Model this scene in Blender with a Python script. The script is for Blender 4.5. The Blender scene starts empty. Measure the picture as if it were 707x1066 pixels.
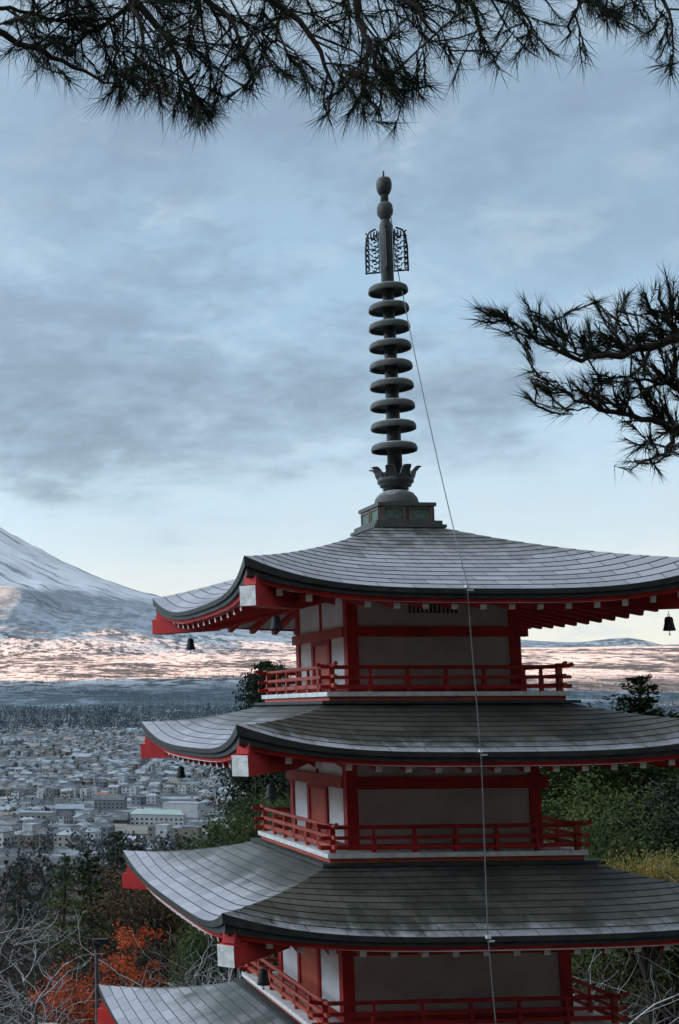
import bpy, math, random
from mathutils import Vector, Matrix, noise
R = math.radians
rnd = random.Random(7)
scn = bpy.context.scene
COL = scn.collection

# ------------------------------------------------------------------ camera
F_PX, PX0, PY0 = 1402.54, 30.0, 563.63            # focal length and principal point of the (cropped) photograph
PITCH, YAW, ROLL = 0.12655, 0.08956, -0.00448
CAM = Vector((-8.78207, -23.40178, -0.50474))
_fw = Vector((math.sin(YAW)*math.cos(PITCH), math.cos(YAW)*math.cos(PITCH), math.sin(PITCH)))
_rt = Vector((math.cos(YAW), -math.sin(YAW), 0)); _up = _rt.cross(_fw)
RT = _rt*math.cos(ROLL) + _up*math.sin(ROLL); UP = -_rt*math.sin(ROLL) + _up*math.cos(ROLL)
cd = bpy.data.cameras.new('camera'); co = bpy.data.objects.new('camera', cd); COL.objects.link(co)
co.matrix_world = Matrix(((RT.x, UP.x, -_fw.x, CAM.x), (RT.y, UP.y, -_fw.y, CAM.y), (RT.z, UP.z, -_fw.z, CAM.z), (0, 0, 0, 1)))
cd.sensor_fit = 'VERTICAL'; cd.sensor_height = 24; cd.sensor_width = 16; cd.lens = F_PX/1066*24
cd.shift_x = (353.5-PX0)/1066; cd.shift_y = (PY0-533)/1066     # the photograph is a crop off the lens axis
cd.clip_start = .05; cd.clip_end = 90000
scn.camera = co
AZ = R(18.4)                                                     # middle of the view on the ground
FH = Vector((math.sin(AZ), math.cos(AZ), 0)); RH = Vector((math.cos(AZ), -math.sin(AZ), 0))
def ray(x, y): return (_fw + RT*((x-PX0)/F_PX) - UP*((y-PY0)/F_PX)).normalized()
def P(x, y, d):                                                  # the point d metres out along the ground direction FH
    r = ray(x, y); return CAM + r*(d/r.dot(FH))
def DL(d, lat, z=0): v = CAM + FH*d + RH*lat; v.z = z; return v
def lat_of(x, d):
    v = P(x, 742, d)-CAM; return v.dot(RH)
HZ = 742.0

# ------------------------------------------------------------------ light
SUN_EL, SUN_AZ = R(7.5), AZ - R(95)                              # low morning sun from the left, slightly behind
EXPO = 2.75
SL = Vector((math.sin(SUN_AZ)*math.cos(SUN_EL), math.cos(SUN_AZ)*math.cos(SUN_EL), math.sin(SUN_EL)))
sd = bpy.data.lights.new('sun', 'SUN'); so = bpy.data.objects.new('sun', sd); COL.objects.link(so)
sd.energy = 5.0; sd.angle = R(.5); sd.color = (1, .47, .22)
so.rotation_euler = SL.to_track_quat('Z', 'Y').to_euler()

W = bpy.data.worlds.new("World"); scn.world = W; W.use_nodes = True
nt = W.node_tree; nt.nodes.clear()
class G:                                                          # tiny node-graph writer
    def __init__(s, nt): s.nt = nt
    def n(s, t, ins=None, **kw):
        nd = s.nt.nodes.new(t)
        for k, v in kw.items(): setattr(nd, k, v)
        for k, v in (ins or {}).items(): s.put(nd.inputs[k], v)
        return nd
    def put(s, i, v):
        if isinstance(v, bpy.types.NodeSocket): s.nt.links.new(v, i)
        elif hasattr(v, 'outputs'): s.nt.links.new(v.outputs[0], i)
        else:
            if isinstance(v, (tuple, list)) and len(v) == 3 and i.type == 'RGBA': v = (*v, 1)
            i.default_value = v
    def m(s, op, a, b=0.0, c=None, clamp=False):
        nd = s.n('ShaderNodeMath', {0: a, 1: b}, operation=op, use_clamp=clamp)
        if c is not None: s.put(nd.inputs[2], c)
        return nd.outputs[0]
    def vm(s, op, a, b=None):
        nd = s.n('ShaderNodeVectorMath', {0: a}, operation=op)
        if b is not None:
            if op == 'SCALE': s.put(nd.inputs[3], b)
            else: s.put(nd.inputs[1], b)
        return nd.outputs[1] if op in ('DOT_PRODUCT', 'LENGTH') else nd.outputs[0]
    def mix(s, f, a, b, bt='MIX'):
        nd = s.n('ShaderNodeMix', data_type='RGBA', blend_type=bt)
        s.put(nd.inputs[0], f); s.put(nd.inputs[6], a); s.put(nd.inputs[7], b); return nd.outputs[2]
    def ramp(s, f, stops, interp='LINEAR'):
        nd = s.n('ShaderNodeValToRGB', {0: f}); cr = nd.color_ramp; cr.interpolation = interp
        while len(cr.elements) < len(stops): cr.elements.new(.5)
        for e, (p, c) in zip(cr.elements, stops):
            e.position = p; e.color = (*c, 1) if len(c) == 3 else c
        return nd.outputs[0]
    def noise(s, v, scale, detail=4, rough=.55, dist=0, col=False):
        nd = s.n('ShaderNodeTexNoise', {'Vector': v, 'Scale': scale, 'Detail': detail, 'Roughness': rough, 'Distortion': dist})
        return nd.outputs['Color' if col else 0]
    def smooth(s, x, a, b):
        nd = s.n('ShaderNodeMapRange', {0: x, 1: a, 2: b}, interpolation_type='SMOOTHSTEP'); return nd.outputs[0]

g = G(nt)
dirn = g.vm('NORMALIZE', g.n('ShaderNodeTexCoord').outputs['Generated'])
sep = g.n('ShaderNodeSeparateXYZ', {0: dirn})
zc = sep.outputs[2]
sky = g.n('ShaderNodeTexSky', sky_type='NISHITA', sun_disc=False, sun_elevation=SUN_EL, sun_rotation=SUN_AZ, altitude=900, dust_density=1.2)
clear = g.ramp(g.m('MULTIPLY', g.m('MAXIMUM', zc, 0.0), 1.6), [
    (0, (.98, .90, .66)), (.06, (.95, .92, .78)), (.12, (.84, .87, .79)), (.16, (.77, .83, .82)), (.2, (.62, .76, .82)), (.32, (.45, .65, .81)),
    (.45, (.36, .55, .74)), (.7, (.30, .44, .58)), (.9, (.46, .54, .62)), (1, (.50, .57, .64))])
# clouds: noise on a flat layer overhead, plus the banks the sky had that morning, given as directions
flat = g.n('ShaderNodeCombineXYZ', {0: g.m('DIVIDE', sep.outputs[0], g.m('ADD', zc, .22)), 1: g.m('DIVIDE', sep.outputs[1], g.m('ADD', zc, .22)), 2: zc})
n3 = g.noise(flat, 19.0, 8, .62, .5); n1 = g.noise(flat, 4.6, 7, .58, .3); n2 = g.noise(flat, 7.5, 5, .6, .3)
wob = g.vm('SCALE', g.vm('SUBTRACT', g.noise(flat, 4.0, 5, .6, .2, True), (.5, .5, .5)), .16)
dw = g.vm('ADD', dirn, wob)
def bank(cx, cy, rx, ry, amp, p=2.0):
    c = ray(cx, cy); a = c.cross(Vector((0, 0, 1))).normalized(); b = a.cross(c)
    u = g.m('DIVIDE', g.vm('DOT_PRODUCT', dw, tuple(a)), rx/F_PX); v = g.m('DIVIDE', g.vm('DOT_PRODUCT', dw, tuple(b)), ry/F_PX)
    e = g.m('EXPONENT', g.m('MULTIPLY', g.m('POWER', g.m('ADD', g.m('MULTIPLY', u, u), g.m('MULTIPLY', v, v)), p/2), -1.0))
    return g.m('MULTIPLY', g.m('MULTIPLY', e, g.m('GREATER_THAN', g.vm('DOT_PRODUCT', dirn, tuple(c)), 0.0)), amp)
tot = None
for bk in [(70, 425, 200, 66, 1.15, 2.3), (-150, 380, 240, 90, .8, 2.2), (520, 402, 95, 44, .8, 2), (340, 445, 60, 32, .6, 2), (330, 380, 70, 40, .3, 2),
           (30, 215, 150, 60, .36, 2), (620, 190, 150, 60, .34, 2), (640, 260, 120, 40, .22, 2), (90, 120, 260, 60, .34, 2), (400, 90, 380, 60, .26, 2)]:
    b = bank(*bk); tot = b if tot is None else g.m('ADD', tot, b)
thick = g.m('MULTIPLY', tot, g.m('ADD', -.25, g.m('ADD', g.m('MULTIPLY', n2, 1.35), g.m('MULTIPLY', n3, 1.15))))
general = g.m('MULTIPLY', g.smooth(g.m('ADD', n1, g.m('MULTIPLY', g.m('SUBTRACT', n3, .5), .5)), .44, .72), g.smooth(zc, .14, .28))
cover = g.m('SUBTRACT', 1.0, g.m('EXPONENT', g.m('MULTIPLY', g.m('MAXIMUM', g.m('ADD', thick, g.m('MULTIPLY', general, .5)), 0.0), -1.75)))
dark = g.mix(g.smooth(g.m('ADD', n2, g.m('MULTIPLY', g.m('SUBTRACT', n3, .5), .6)), .35, .68), (.185, .265, .345), (.115, .17, .225))
dark = g.mix(g.smooth(zc, .16, .36), dark, (.19, .275, .38))
seen = g.mix(g.m('MULTIPLY', cover, .88), clear, dark)
# light veils
veil = g.m('MULTIPLY', g.m('MULTIPLY', g.smooth(g.noise(flat, 8.0, 8, .62, .5), .48, .7), g.m('SUBTRACT', 1.0, cover)), .5)
seen = g.mix(veil, seen, (.60, .71, .76))
# the sky brightens towards the low sun and behind the camera's left shoulder
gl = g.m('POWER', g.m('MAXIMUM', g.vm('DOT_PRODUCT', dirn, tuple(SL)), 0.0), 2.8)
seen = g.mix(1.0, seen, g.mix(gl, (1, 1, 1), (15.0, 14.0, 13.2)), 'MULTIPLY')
K = 1/(0.1*2**EXPO)
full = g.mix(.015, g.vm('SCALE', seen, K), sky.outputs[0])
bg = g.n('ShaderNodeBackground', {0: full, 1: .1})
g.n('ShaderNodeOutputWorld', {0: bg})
vs = scn.view_settings; vs.view_transform = 'Standard'; vs.look = 'None'; vs.exposure = EXPO; vs.gamma = 1; vs.use_curve_mapping = False
scn.cycles.use_denoising = True
scn.cycles.max_bounces = 6; scn.cycles.transparent_max_bounces = 8; scn.cycles.volume_bounces = 0

# ------------------------------------------------------------------ helpers
def tag(o, label=None, cat=None, group=None, kind=None):
    if label: o['label'] = label
    if cat: o['category'] = cat
    if group: o['group'] = group
    if kind: o['kind'] = kind
    return o
def empty(name, loc=(0, 0, 0), rz=0, parent=None):
    o = bpy.data.objects.new(name, None); COL.objects.link(o); o.location = loc; o.rotation_euler = (0, 0, rz); o.parent = parent; o.empty_display_size = .2
    return o
class MB:
    def __init__(s): s.v = []; s.f = []; s.mi = []; s.uv = None
    def add(s, vs, fs, mi=0):
        o = len(s.v); s.v += [tuple(v) for v in vs]
        for f in fs: s.f.append(tuple(i+o for i in f)); s.mi.append(mi)
    def quad(s, a, b, c, d, mi=0): s.add((a, b, c, d), ((0, 1, 2, 3),), mi)
    def box(s, x0, x1, y0, y1, z0, z1, mi=0):
        s.add([(x0, y0, z0), (x1, y0, z0), (x1, y1, z0), (x0, y1, z0), (x0, y0, z1), (x1, y0, z1), (x1, y1, z1), (x0, y1, z1)],
              [(3, 2, 1, 0), (4, 5, 6, 7), (0, 1, 5, 4), (1, 2, 6, 5), (2, 3, 7, 6), (3, 0, 4, 7)], mi)
    def bar(s, a, b, w, h, mi=0, end=None, upv=Vector((0, 0, 1))):   # rectangular bar from a to b
        a = Vector(a); b = Vector(b); d = (b-a).normalized(); r = d.cross(upv).normalized(); u = r.cross(d)
        q = [a-r*w/2-u*h/2, a+r*w/2-u*h/2, a+r*w/2+u*h/2, a-r*w/2+u*h/2]; q += [p+(b-a) for p in q]
        o = len(s.v); s.add(q, [(0, 1, 2, 3), (0, 4, 5, 1), (1, 5, 6, 2), (2, 6, 7, 3), (3, 7, 4, 0)], mi); s.add(q[4:], [(3, 2, 1, 0)], mi if end is None else end)
    def tube(s, pts, rads, n=6, mi=0, cap=True):
        pts = [Vector(p) for p in pts]; rings = []
        ref = Vector((0, 0, 1))
        for i, p in enumerate(pts):
            d = (pts[min(i+1, len(pts)-1)]-pts[max(i-1, 0)]).normalized()
            a = d.cross(ref if abs(d.dot(ref)) < .95 else Vector((1, 0, 0))).normalized(); b = d.cross(a)
            r = rads[i] if hasattr(rads, '__len__') else rads
            rings.append([p+(a*math.cos(2*math.pi*k/n)+b*math.sin(2*math.pi*k/n))*r for k in range(n)])
        vs = [v for rg in rings for v in rg]; fs = []
        for i in range(len(pts)-1):
            for k in range(n): fs.append((i*n+k, i*n+(k+1) % n, (i+1)*n+(k+1) % n, (i+1)*n+k))
        if cap: fs += [tuple(range(n))[::-1], tuple((len(pts)-1)*n+k for k in range(n))]
        s.add(vs, fs, mi)
    def lathe(s, prof, n=20, c=(0, 0), mi=0):                       # profile of (r, z), closed with caps at r>0 ends
        vs = [(c[0]+r*math.cos(2*math.pi*k/n), c[1]+r*math.sin(2*math.pi*k/n), z) for r, z in prof for k in range(n)]; fs = []
        for i in range(len(prof)-1):
            for k in range(n): fs.append((i*n+k, i*n+(k+1) % n, (i+1)*n+(k+1) % n, (i+1)*n+k))
        fs += [tuple(range(n))[::-1], tuple((len(prof)-1)*n+k for k in range(n))]
        s.add(vs, fs, mi)
    def build(s, name, mats, parent=None, smooth=False, loc=None):
        me = bpy.data.meshes.new(name); me.from_pydata(s.v, [], s.f)
        for m in (mats if isinstance(mats, (list, tuple)) else [mats]): me.materials.append(m)
        if any(s.mi): me.polygons.foreach_set('material_index', s.mi)
        if smooth: me.polygons.foreach_set('use_smooth', [True]*len(s.f))
        if s.uv:
            ul = me.uv_layers.new(name='UVMap'); ul.data.foreach_set('uv', [c for f in s.f for i in f for c in s.uv[i]])
        me.update()
        o = bpy.data.objects.new(name, me); COL.objects.link(o); o.parent = parent
        if loc is not None: o.location = loc
        return o
def copy_tree(o, parent=None):
    c = o.copy(); COL.objects.link(c); c.parent = parent
    for ch in o.children: copy_tree(ch, c)
    return c

MATS = {}
def mat(name, col, rough=.7, vary=.25, scale=6.0, bump=.0, bscale=None, col2=None, spec=.35, metal=0.0, coord='Object', thr=(.35, .7), snow=None):
    m = bpy.data.materials.new(name); m.use_nodes = True; nt = m.node_tree; nt.nodes.clear(); g = G(nt)
    tc = g.n('ShaderNodeTexCoord').outputs[coord]
    nz = g.noise(tc, scale, 5, .6)
    c2 = col2 or tuple(min(1, c*(1-vary)) for c in col)
    colr = g.mix(g.smooth(nz, *thr), col, c2)
    fine = g.noise(tc, scale*7, 3, .6)
    colr = g.mix(g.m('MULTIPLY', fine, vary*.6), colr, tuple(c*.55 for c in col))
    if snow:                                                        # snow lying on faces that look up
        nrm = g.n('ShaderNodeNewGeometry').outputs['Normal']; up = g.n('ShaderNodeSeparateXYZ', {0: nrm}).outputs[2]
        k = g.smooth(g.m('ADD', up, g.m('MULTIPLY', g.m('SUBTRACT', nz, .5), 1.1)), snow[0], snow[1])
        colr = g.mix(g.m('MULTIPLY', k, snow[2]), colr, (.78, .80, .84))
    b = g.n('ShaderNodeBsdfPrincipled', {'Base Color': colr, 'Roughness': rough, 'Specular IOR Level': spec, 'Metallic': metal})
    if bump:
        bn = g.n('ShaderNodeBump', {'Strength': bump, 'Distance': .02, 'Height': g.noise(tc, bscale or scale*4, 4, .6)}); g.put(b.inputs['Normal'], bn)
    g.n('ShaderNodeOutputMaterial', {0: b}); MATS[name] = m; return m

M_red = mat('vermilion_paint', (.52, .022, .018), .6, .4, 2.5, .25, col2=(.33, .012, .016))
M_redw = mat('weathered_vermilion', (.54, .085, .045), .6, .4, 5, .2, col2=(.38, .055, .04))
M_orange = mat('orange_red_door', (.58, .10, .035), .5, .25, 4, .1, col2=(.46, .07, .03))
M_white = mat('white_plaster', (.84, .80, .78), .75, .12, 3, .1, col2=(.74, .70, .68))
M_wpaint = mat('white_paint', (.84, .83, .80), .6, .2, 9, .05, col2=(.6, .58, .55))
M_bronze = mat('dark_bronze', (.060, .060, .058), .55, .45, 7, .3, col2=(.035, .040, .040), metal=.3)
M_bronze2 = mat('bronze_frost', (.085, .083, .075), .7, .45, 9, .3, col2=(.055, .065, .06), snow=(.55, 1.0, .35))
M_patina = mat('green_patina', (.09, .17, .14), .7, .5, 14, .2, col2=(.05, .045, .04))
M_copperb = mat('brown_copper', (.16, .11, .075), .6, .4, 9, .2, col2=(.07, .055, .05), metal=.2)
M_edge = mat('eave_edge_copper', (.045, .049, .045), .6, .5, 5, .25, col2=(.022, .025, .025))
M_soffit = mat('soffit_boards', (.55, .53, .51), .8, .25, 4, .1)
M_cable = mat('grey_wire', (.14, .145, .15), .5, .2, 30)
M_wire_dark = mat('black_iron', (.012, .013, .016), .6, .3, 20)
M_panel = mat('shaded_plaster', (.54, .47, .44), .85, .25, 2, .3, col2=(.43, .37, .35))  # front plaster, its shade put into the colour
M_cement = mat('stone_base', (.35, .35, .34), .9, .3, 2, .3)

def roof_material():
    m = bpy.data.materials.new('copper_roof_sheets'); m.use_nodes = True; nt = m.node_tree; nt.nodes.clear(); g = G(nt)
    uv = g.n('ShaderNodeUVMap', uv_map='UVMap').outputs[0]; ob = g.n('ShaderNodeTexCoord').outputs['Object']
    su = g.n('ShaderNodeSeparateXYZ', {0: uv}); u, v = su.outputs[0], su.outputs[1]     # u metres along, v metres down from the top
    br = g.n('ShaderNodeTexBrick', {'Vector': uv, 'Color1': (.50, .50, .50), 'Color2': (.72, .72, .72), 'Mortar': (0, 0, 0), 'Scale': 1.0, 'Mortar Size': .008,
             'Mortar Smooth': .25, 'Bias': 0.0, 'Brick Width': .58, 'Row Height': .2})
    br.offset = .5; br.squash = 1.0
    nz = g.noise(ob, 1.1, 6, .62, .4); nf = g.noise(ob, 9, 5, .65); streak = g.noise(g.n('ShaderNodeCombineXYZ', {0: g.m('MULTIPLY', u, 6.0), 1: g.m('MULTIPLY', v, .8)}), 1.0, 4, .6)
    base = g.mix(g.smooth(nz, .35, .7), (.045, .050, .039), (.125, .12, .098))
    base = g.mix(g.m('MULTIPLY', g.smooth(streak, .45, .75), .5), base, (.17, .18, .165))
    base = g.mix(1.0, base, g.mix(1.0, br.outputs[0], (1.55, 1.55, 1.55), 'MULTIPLY'), 'MULTIPLY')
    # frost: thick towards the eaves and on the top roof (per-object value), broken up by noise
    at = g.n('ShaderNodeAttribute', attribute_type='OBJECT', attribute_name='frost').outputs['Fac']
    ln = g.n('ShaderNodeAttribute', attribute_type='OBJECT', attribute_name='slope_len').outputs['Fac']
    edge = g.m('DIVIDE', v, ln)
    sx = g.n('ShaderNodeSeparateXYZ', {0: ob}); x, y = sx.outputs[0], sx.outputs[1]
    f = g.m('ADD', g.m('ADD', at, g.m('MULTIPLY', g.m('POWER', edge, 2.0), .85)), g.m('MULTIPLY', g.m('SUBTRACT', nz, .5), .8))
    f = g.m('ADD', f, g.m('MULTIPLY', g.m('SUBTRACT', nf, .5), .55))
    f = g.m('ADD', f, g.m('MULTIPLY', g.m('SUBTRACT', streak, .5), .35))
    left = g.smooth(g.m('SUBTRACT', g.m('MULTIPLY', x, -1.0), g.m('ABSOLUTE', y)), -.05, .15)  # left faces set paler by position alone
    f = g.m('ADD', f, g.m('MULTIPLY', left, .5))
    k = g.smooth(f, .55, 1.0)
    mort = br.outputs['Fac']
    k = g.m('MULTIPLY', k, g.m('SUBTRACT', 1.0, g.m('MULTIPLY', mort, .9)))
    brv = g.mix(1.0, (.355, .355, .40), g.mix(1.0, br.outputs[0], (1.6, 1.6, 1.6), 'MULTIPLY'), 'MULTIPLY')
    colr = g.mix(g.m('MULTIPLY', k, .82), base, brv)
    colr = g.mix(g.m('MULTIPLY', mort, .8), colr, (.02, .022, .022))
    rough = g.m('ADD', .42, g.m('MULTIPLY', k, .35))
    b = g.n('ShaderNodeBsdfPrincipled', {'Base Color': colr, 'Roughness': rough, 'Specular IOR Level': .5})
    h = g.m('ADD', g.m('MULTIPLY', nf, .25), g.m('MULTIPLY', mort, -1.0))
    g.put(b.inputs['Normal'], g.n('ShaderNodeBump', {'Strength': .6, 'Distance': .012, 'Height': h}))
    g.n('ShaderNodeOutputMaterial', {0: b}); return m
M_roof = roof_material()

def leaf_mat(name, a, b, scale=2.0, rough=.7, snow=None):
    return mat(name, a, .9, .35, scale, col2=b, spec=.05, snow=snow)
M_needle = leaf_mat('pine_needles', (.030, .044, .026), (.018, .026, .018), 3)
M_needleb = leaf_mat('dead_needles', (.075, .042, .022), (.05, .03, .018), 3)
M_bark = mat('pine_bark', (.055, .042, .034), .9, .4, 8, .4)
M_conifer = leaf_mat('conifer_foliage', (.024, .042, .016), (.072, .080, .028), .7)
M_conifer2 = leaf_mat('dark_conifer_foliage', (.020, .030, .022), (.036, .044, .026), .5)
M_green = leaf_mat('evergreen_leaves', (.030, .050, .015), (.078, .086, .027), .7)
M_brownleaf = leaf_mat('brown_leaves', (.09, .055, .03), (.06, .045, .025), .5)
M_maple = leaf_mat('maple_leaves', (.44, .078, .026), (.24, .045, .022), .8)
M_yellow = leaf_mat('yellow_leaves', (.20, .145, .04), (.10, .085, .03), .8)
M_barebark = mat('snowy_bark', (.115, .10, .09), .9, .4, 3, .2, spec=.05, snow=(-.1, .9, .36))
M_twig = mat('dark_twigs', (.07, .055, .045), .9, .4, 2, spec=.05, col2=(.045, .038, .035))
M_brush = mat('winter_brush', (.055, .048, .034), .9, .4, .3, spec=.05, col2=(.034, .036, .026))

# ------------------------------------------------------------------ terrain
DKN = [(-6000, 600), (-3200, 700), (-400, 240), (-100, 66), (-10, 4.0), (-1, -1.9), (0, -2.1), (3, -2.7), (9, -8.2), (15, -13.2), (18, -13.5), (33, -13.6), (45, -16.5), (60, -21), (100, -29), (175, -43), (325, -58), (525, -66)]
YKN = [(700, 884), (1000, 850), (1500, 812), (2200, 778), (3000, 757), (3700, 744), (4500, 730), (5500, 713), (6500, 702), (8000, 690), (10000, 683), (13000, 681), (30000, 680)]
DKN += [(d, (HZ-y)/F_PX*d) for d, y in YKN]
def lerpk(kn, x):
    if x <= kn[0][0]: return kn[0][1]
    for (a, p), (b, q) in zip(kn, kn[1:]):
        if x <= b:
            t = (x-a)/(b-a); return p+(q-p)*t
    return kn[-1][1]
def nz2(x, y, s, o=4): return noise.fractal(Vector((x/s, y/s, 3.7)), 1.0, 2.1, o)
PEAK_D = 15000.0; PEAK_L = lat_of(-190, PEAK_D)
def ground_z(d, lat):
    z = lerpk(DKN, d)
    if d > 4000:
        k = min(1, (d-4000)/2500); z += k*(nz2(d*1.0, lat*.6, 900)*14 + nz2(d, lat*.7, 260, 3)*6)
    if 30 < d < 600: z += nz2(d, lat, 40)*1.2
    if d < -12: z += min(1, (-12-d)/60)*nz2(d, lat, 120)*9
    return z
def gz(x, y):
    v = Vector((x, y, 0))-CAM; return ground_z(v.dot(FH), v.dot(RH))

def setting_mat(name, build):
    m = bpy.data.materials.new(name); m.use_nodes = True; m.node_tree.nodes.clear(); g = G(m.node_tree)
    c, r, bmp = build(g)
    b = g.n('ShaderNodeBsdfPrincipled', {'Base Color': c, 'Roughness': r, 'Specular IOR Level': .15})
    if bmp is not None: g.put(b.inputs['Normal'], bmp)
    g.n('ShaderNodeOutputMaterial', {0: b}); return m
def ground_nodes(g):
    pos = g.n('ShaderNodeNewGeometry').outputs['Position']
    d = g.vm('DOT_PRODUCT', g.vm('SUBTRACT', pos, tuple(CAM)), tuple(FH))
    near = g.mix(g.smooth(g.noise(pos, .22, 6, .65), .4, .65), (.035, .032, .022), (.075, .06, .042))
    near = g.mix(g.smooth(g.noise(pos, .5, 5, .6), .6, .72), near, (.45, .47, .5))
    town = g.mix(g.smooth(g.noise(pos, .03, 6, .7), .48, .66), (.07, .078, .085), (.33, .36, .39))
    # upland fields and woods: stretched across the line of sight
    st = g.n('ShaderNodeMapping', {'Vector': pos, 'Rotation': (0, 0, AZ), 'Scale': (1.0, .62, 1.0)})
    na = g.noise(st, .0019, 8, .66, .3); nb = g.noise(st, .014, 6, .72)
    snow = g.smooth(g.m('ADD', na, g.m('MULTIPLY', g.m('SUBTRACT', nb, .5), 1.2)), .42, .58)
    up = g.mix(snow, (.05, .062, .072), (.70, .70, .71))
    low = g.mix(g.smooth(g.m('ADD', na, g.m('MULTIPLY', g.m('SUBTRACT', nb, .5), .9)), .46, .66), (.042, .060, .072), (.17, .21, .25))
    far = g.mix(g.smooth(d, 5000, 6200), low, up)
    c = g.mix(g.smooth(d, 3200, 4200), town, far)
    c = g.mix(g.smooth(d, 500, 680), near, c)
    bh = g.m('ADD', g.noise(pos, .018, 5, .7), g.m('MULTIPLY', g.noise(pos, .05, 3, .6), .5))
    bm = g.n('ShaderNodeBump', {'Strength': g.m('MULTIPLY', g.smooth(d, 4300, 5200), 1.0), 'Distance': 75.0, 'Height': bh})
    return c, .9, bm.outputs[0]
M_ground = setting_mat('ground_cover', ground_nodes)
def build_ground():
    ds = [-5600, -4500, -3200, -2000, -1200, -700, -400, -250, -160, -100, -60, -35, -20, -14, -10, -6, -3, -1, 0, 1.5, 3, 5, 7, 9, 11, 13, 15, 16.5, 18, 22, 27, 33, 38, 45, 52, 60]
    while ds[-1] < 21000:
        s = ds[-1]; ds.append(s+max(6, s*.018 if s < 4000 else 75 if s < 12000 else 700))
    N = 210; mb = MB(); sm = True
    for d in ds:
        half = 500+min(abs(d)*1.1, 7200)
        for j in range(N+1):
            s = j/N*2-1; s = s*abs(s)**.55; lat = s*half
            mb.v.append(tuple(DL(d, lat, ground_z(d, lat))))
    for i in range(len(ds)-1):
        for j in range(N):
            a = i*(N+1)+j; mb.f.append((a, a+1, a+N+2, a+N+1)); mb.mi.append(0)
    tag(mb.build('ground', M_ground, smooth=True), 'snow dusted valley ground rising to the foothills', 'ground', kind='structure')
build_ground()

def fuji_h(d, lat):
    dx, dy = lat-PEAK_L, d-PEAK_D; r = math.hypot(dx, dy); a = math.atan2(dy, dx)
    h = 3350*(math.exp(-r/2900)-.075)/.925
    if r < 380: h = min(h, 3350*(math.exp(-380/2900)-.075)/.925)
    k = min(1, max(0, h/1500)); g_ = noise.fractal(Vector((math.cos(a)*9, math.sin(a)*9, r/5200)), 1.0, 2.1, 5)
    h += k*g_*95 + min(1, max(0, h/260))*nz2(d, lat, 620, 5)*46
    # the spur on the upper flank that catches the sun
    bx, by = lat-lat_of(30, 11700), d-11700
    h += 190*math.exp(-abs(bx/(430 if bx < 0 else 240))**2.2-(by/430)**2)
    # the long shoulder and the round parasitic hill on the right
    h += 125*math.exp(-((lat-lat_of(560, 14500))/1900)**2-((d-14500)/1500)**2)
    q = ((lat-lat_of(662, 14200))/330)**2+((d-14200)/500)**2
    h += 92*math.exp(-q)
    return h
def fuji_nodes(g):
    pos = g.n('ShaderNodeNewGeometry').outputs['Position']; z = g.n('ShaderNodeSeparateXYZ', {0: pos}).outputs[2]
    pk = DL(PEAK_D, PEAK_L, 0); rel = g.vm('SUBTRACT', pos, (pk.x, pk.y, 0)); sp = g.n('ShaderNodeSeparateXYZ', {0: rel})
    r = g.vm('LENGTH', g.n('ShaderNodeCombineXYZ', {0: sp.outputs[0], 1: sp.outputs[1]}))
    ang = g.m('ARCTAN2', sp.outputs[1], sp.outputs[0])
    pol = g.n('ShaderNodeCombineXYZ', {0: g.m('MULTIPLY', ang, 34.0), 1: g.m('MULTIPLY', r, .0011), 2: 0.0})
    gul = g.noise(pol, 1.0, 6, .65, .2); fine = g.noise(pos, .012, 6, .72); mid = g.noise(pos, .0022, 6, .65)
    high = g.mix(g.smooth(gul, .50, .66), (.47, .51, .56), (.10, .13, .165))
    wood = g.mix(g.smooth(g.m('ADD', fine, g.m('MULTIPLY', g.m('SUBTRACT', mid, .5), .9)), .36, .66), (.065, .095, .12), (.25, .30, .355))
    zt = g.m('ADD', z, g.m('ADD', g.m('MULTIPLY', g.m('SUBTRACT', mid, .5), 380), g.m('MULTIPLY', g.m('SUBTRACT', gul, .5), 520)))
    k = g.smooth(zt, 1080, 1240)
    belt = g.m('MULTIPLY', g.smooth(zt, 900, 1120), g.m('SUBTRACT', 1.0, k))
    wood = g.mix(g.m('MULTIPLY', belt, .75), wood, (.12, .15, .185))
    c = g.mix(k, wood, high)
    st = g.n('ShaderNodeMapping', {'Vector': pos, 'Rotation': (0, 0, AZ), 'Scale': (1.0, .62, 1.0)})
    na = g.noise(st, .0019, 8, .66, .3); nb = g.noise(st, .014, 6, .72)
    snow = g.smooth(g.m('ADD', na, g.m('MULTIPLY', g.m('SUBTRACT', nb, .5), 1.2)), .42, .58)
    foot = g.smooth(g.m('ADD', z, g.m('MULTIPLY', g.m('SUBTRACT', mid, .5), 620)), 780, 450)      # fields and clearings along the foot
    c = g.mix(foot, c, g.mix(snow, (.05, .062, .072), (.70, .70, .71)))
    bh = g.m('ADD', g.noise(pos, .018, 5, .7), g.m('MULTIPLY', g.noise(pos, .05, 3, .6), .5))
    bm = g.n('ShaderNodeBump', {'Strength': g.m('ADD', .30, g.m('MULTIPLY', foot, .7)), 'Distance': 75.0, 'Height': g.mix(foot, g.m('MULTIPLY', g.m('ADD', fine, gul), .3), bh)})
    return c, .9, bm.outputs[0]
M_fuji = setting_mat('volcano_snow_and_woods', fuji_nodes)
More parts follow.
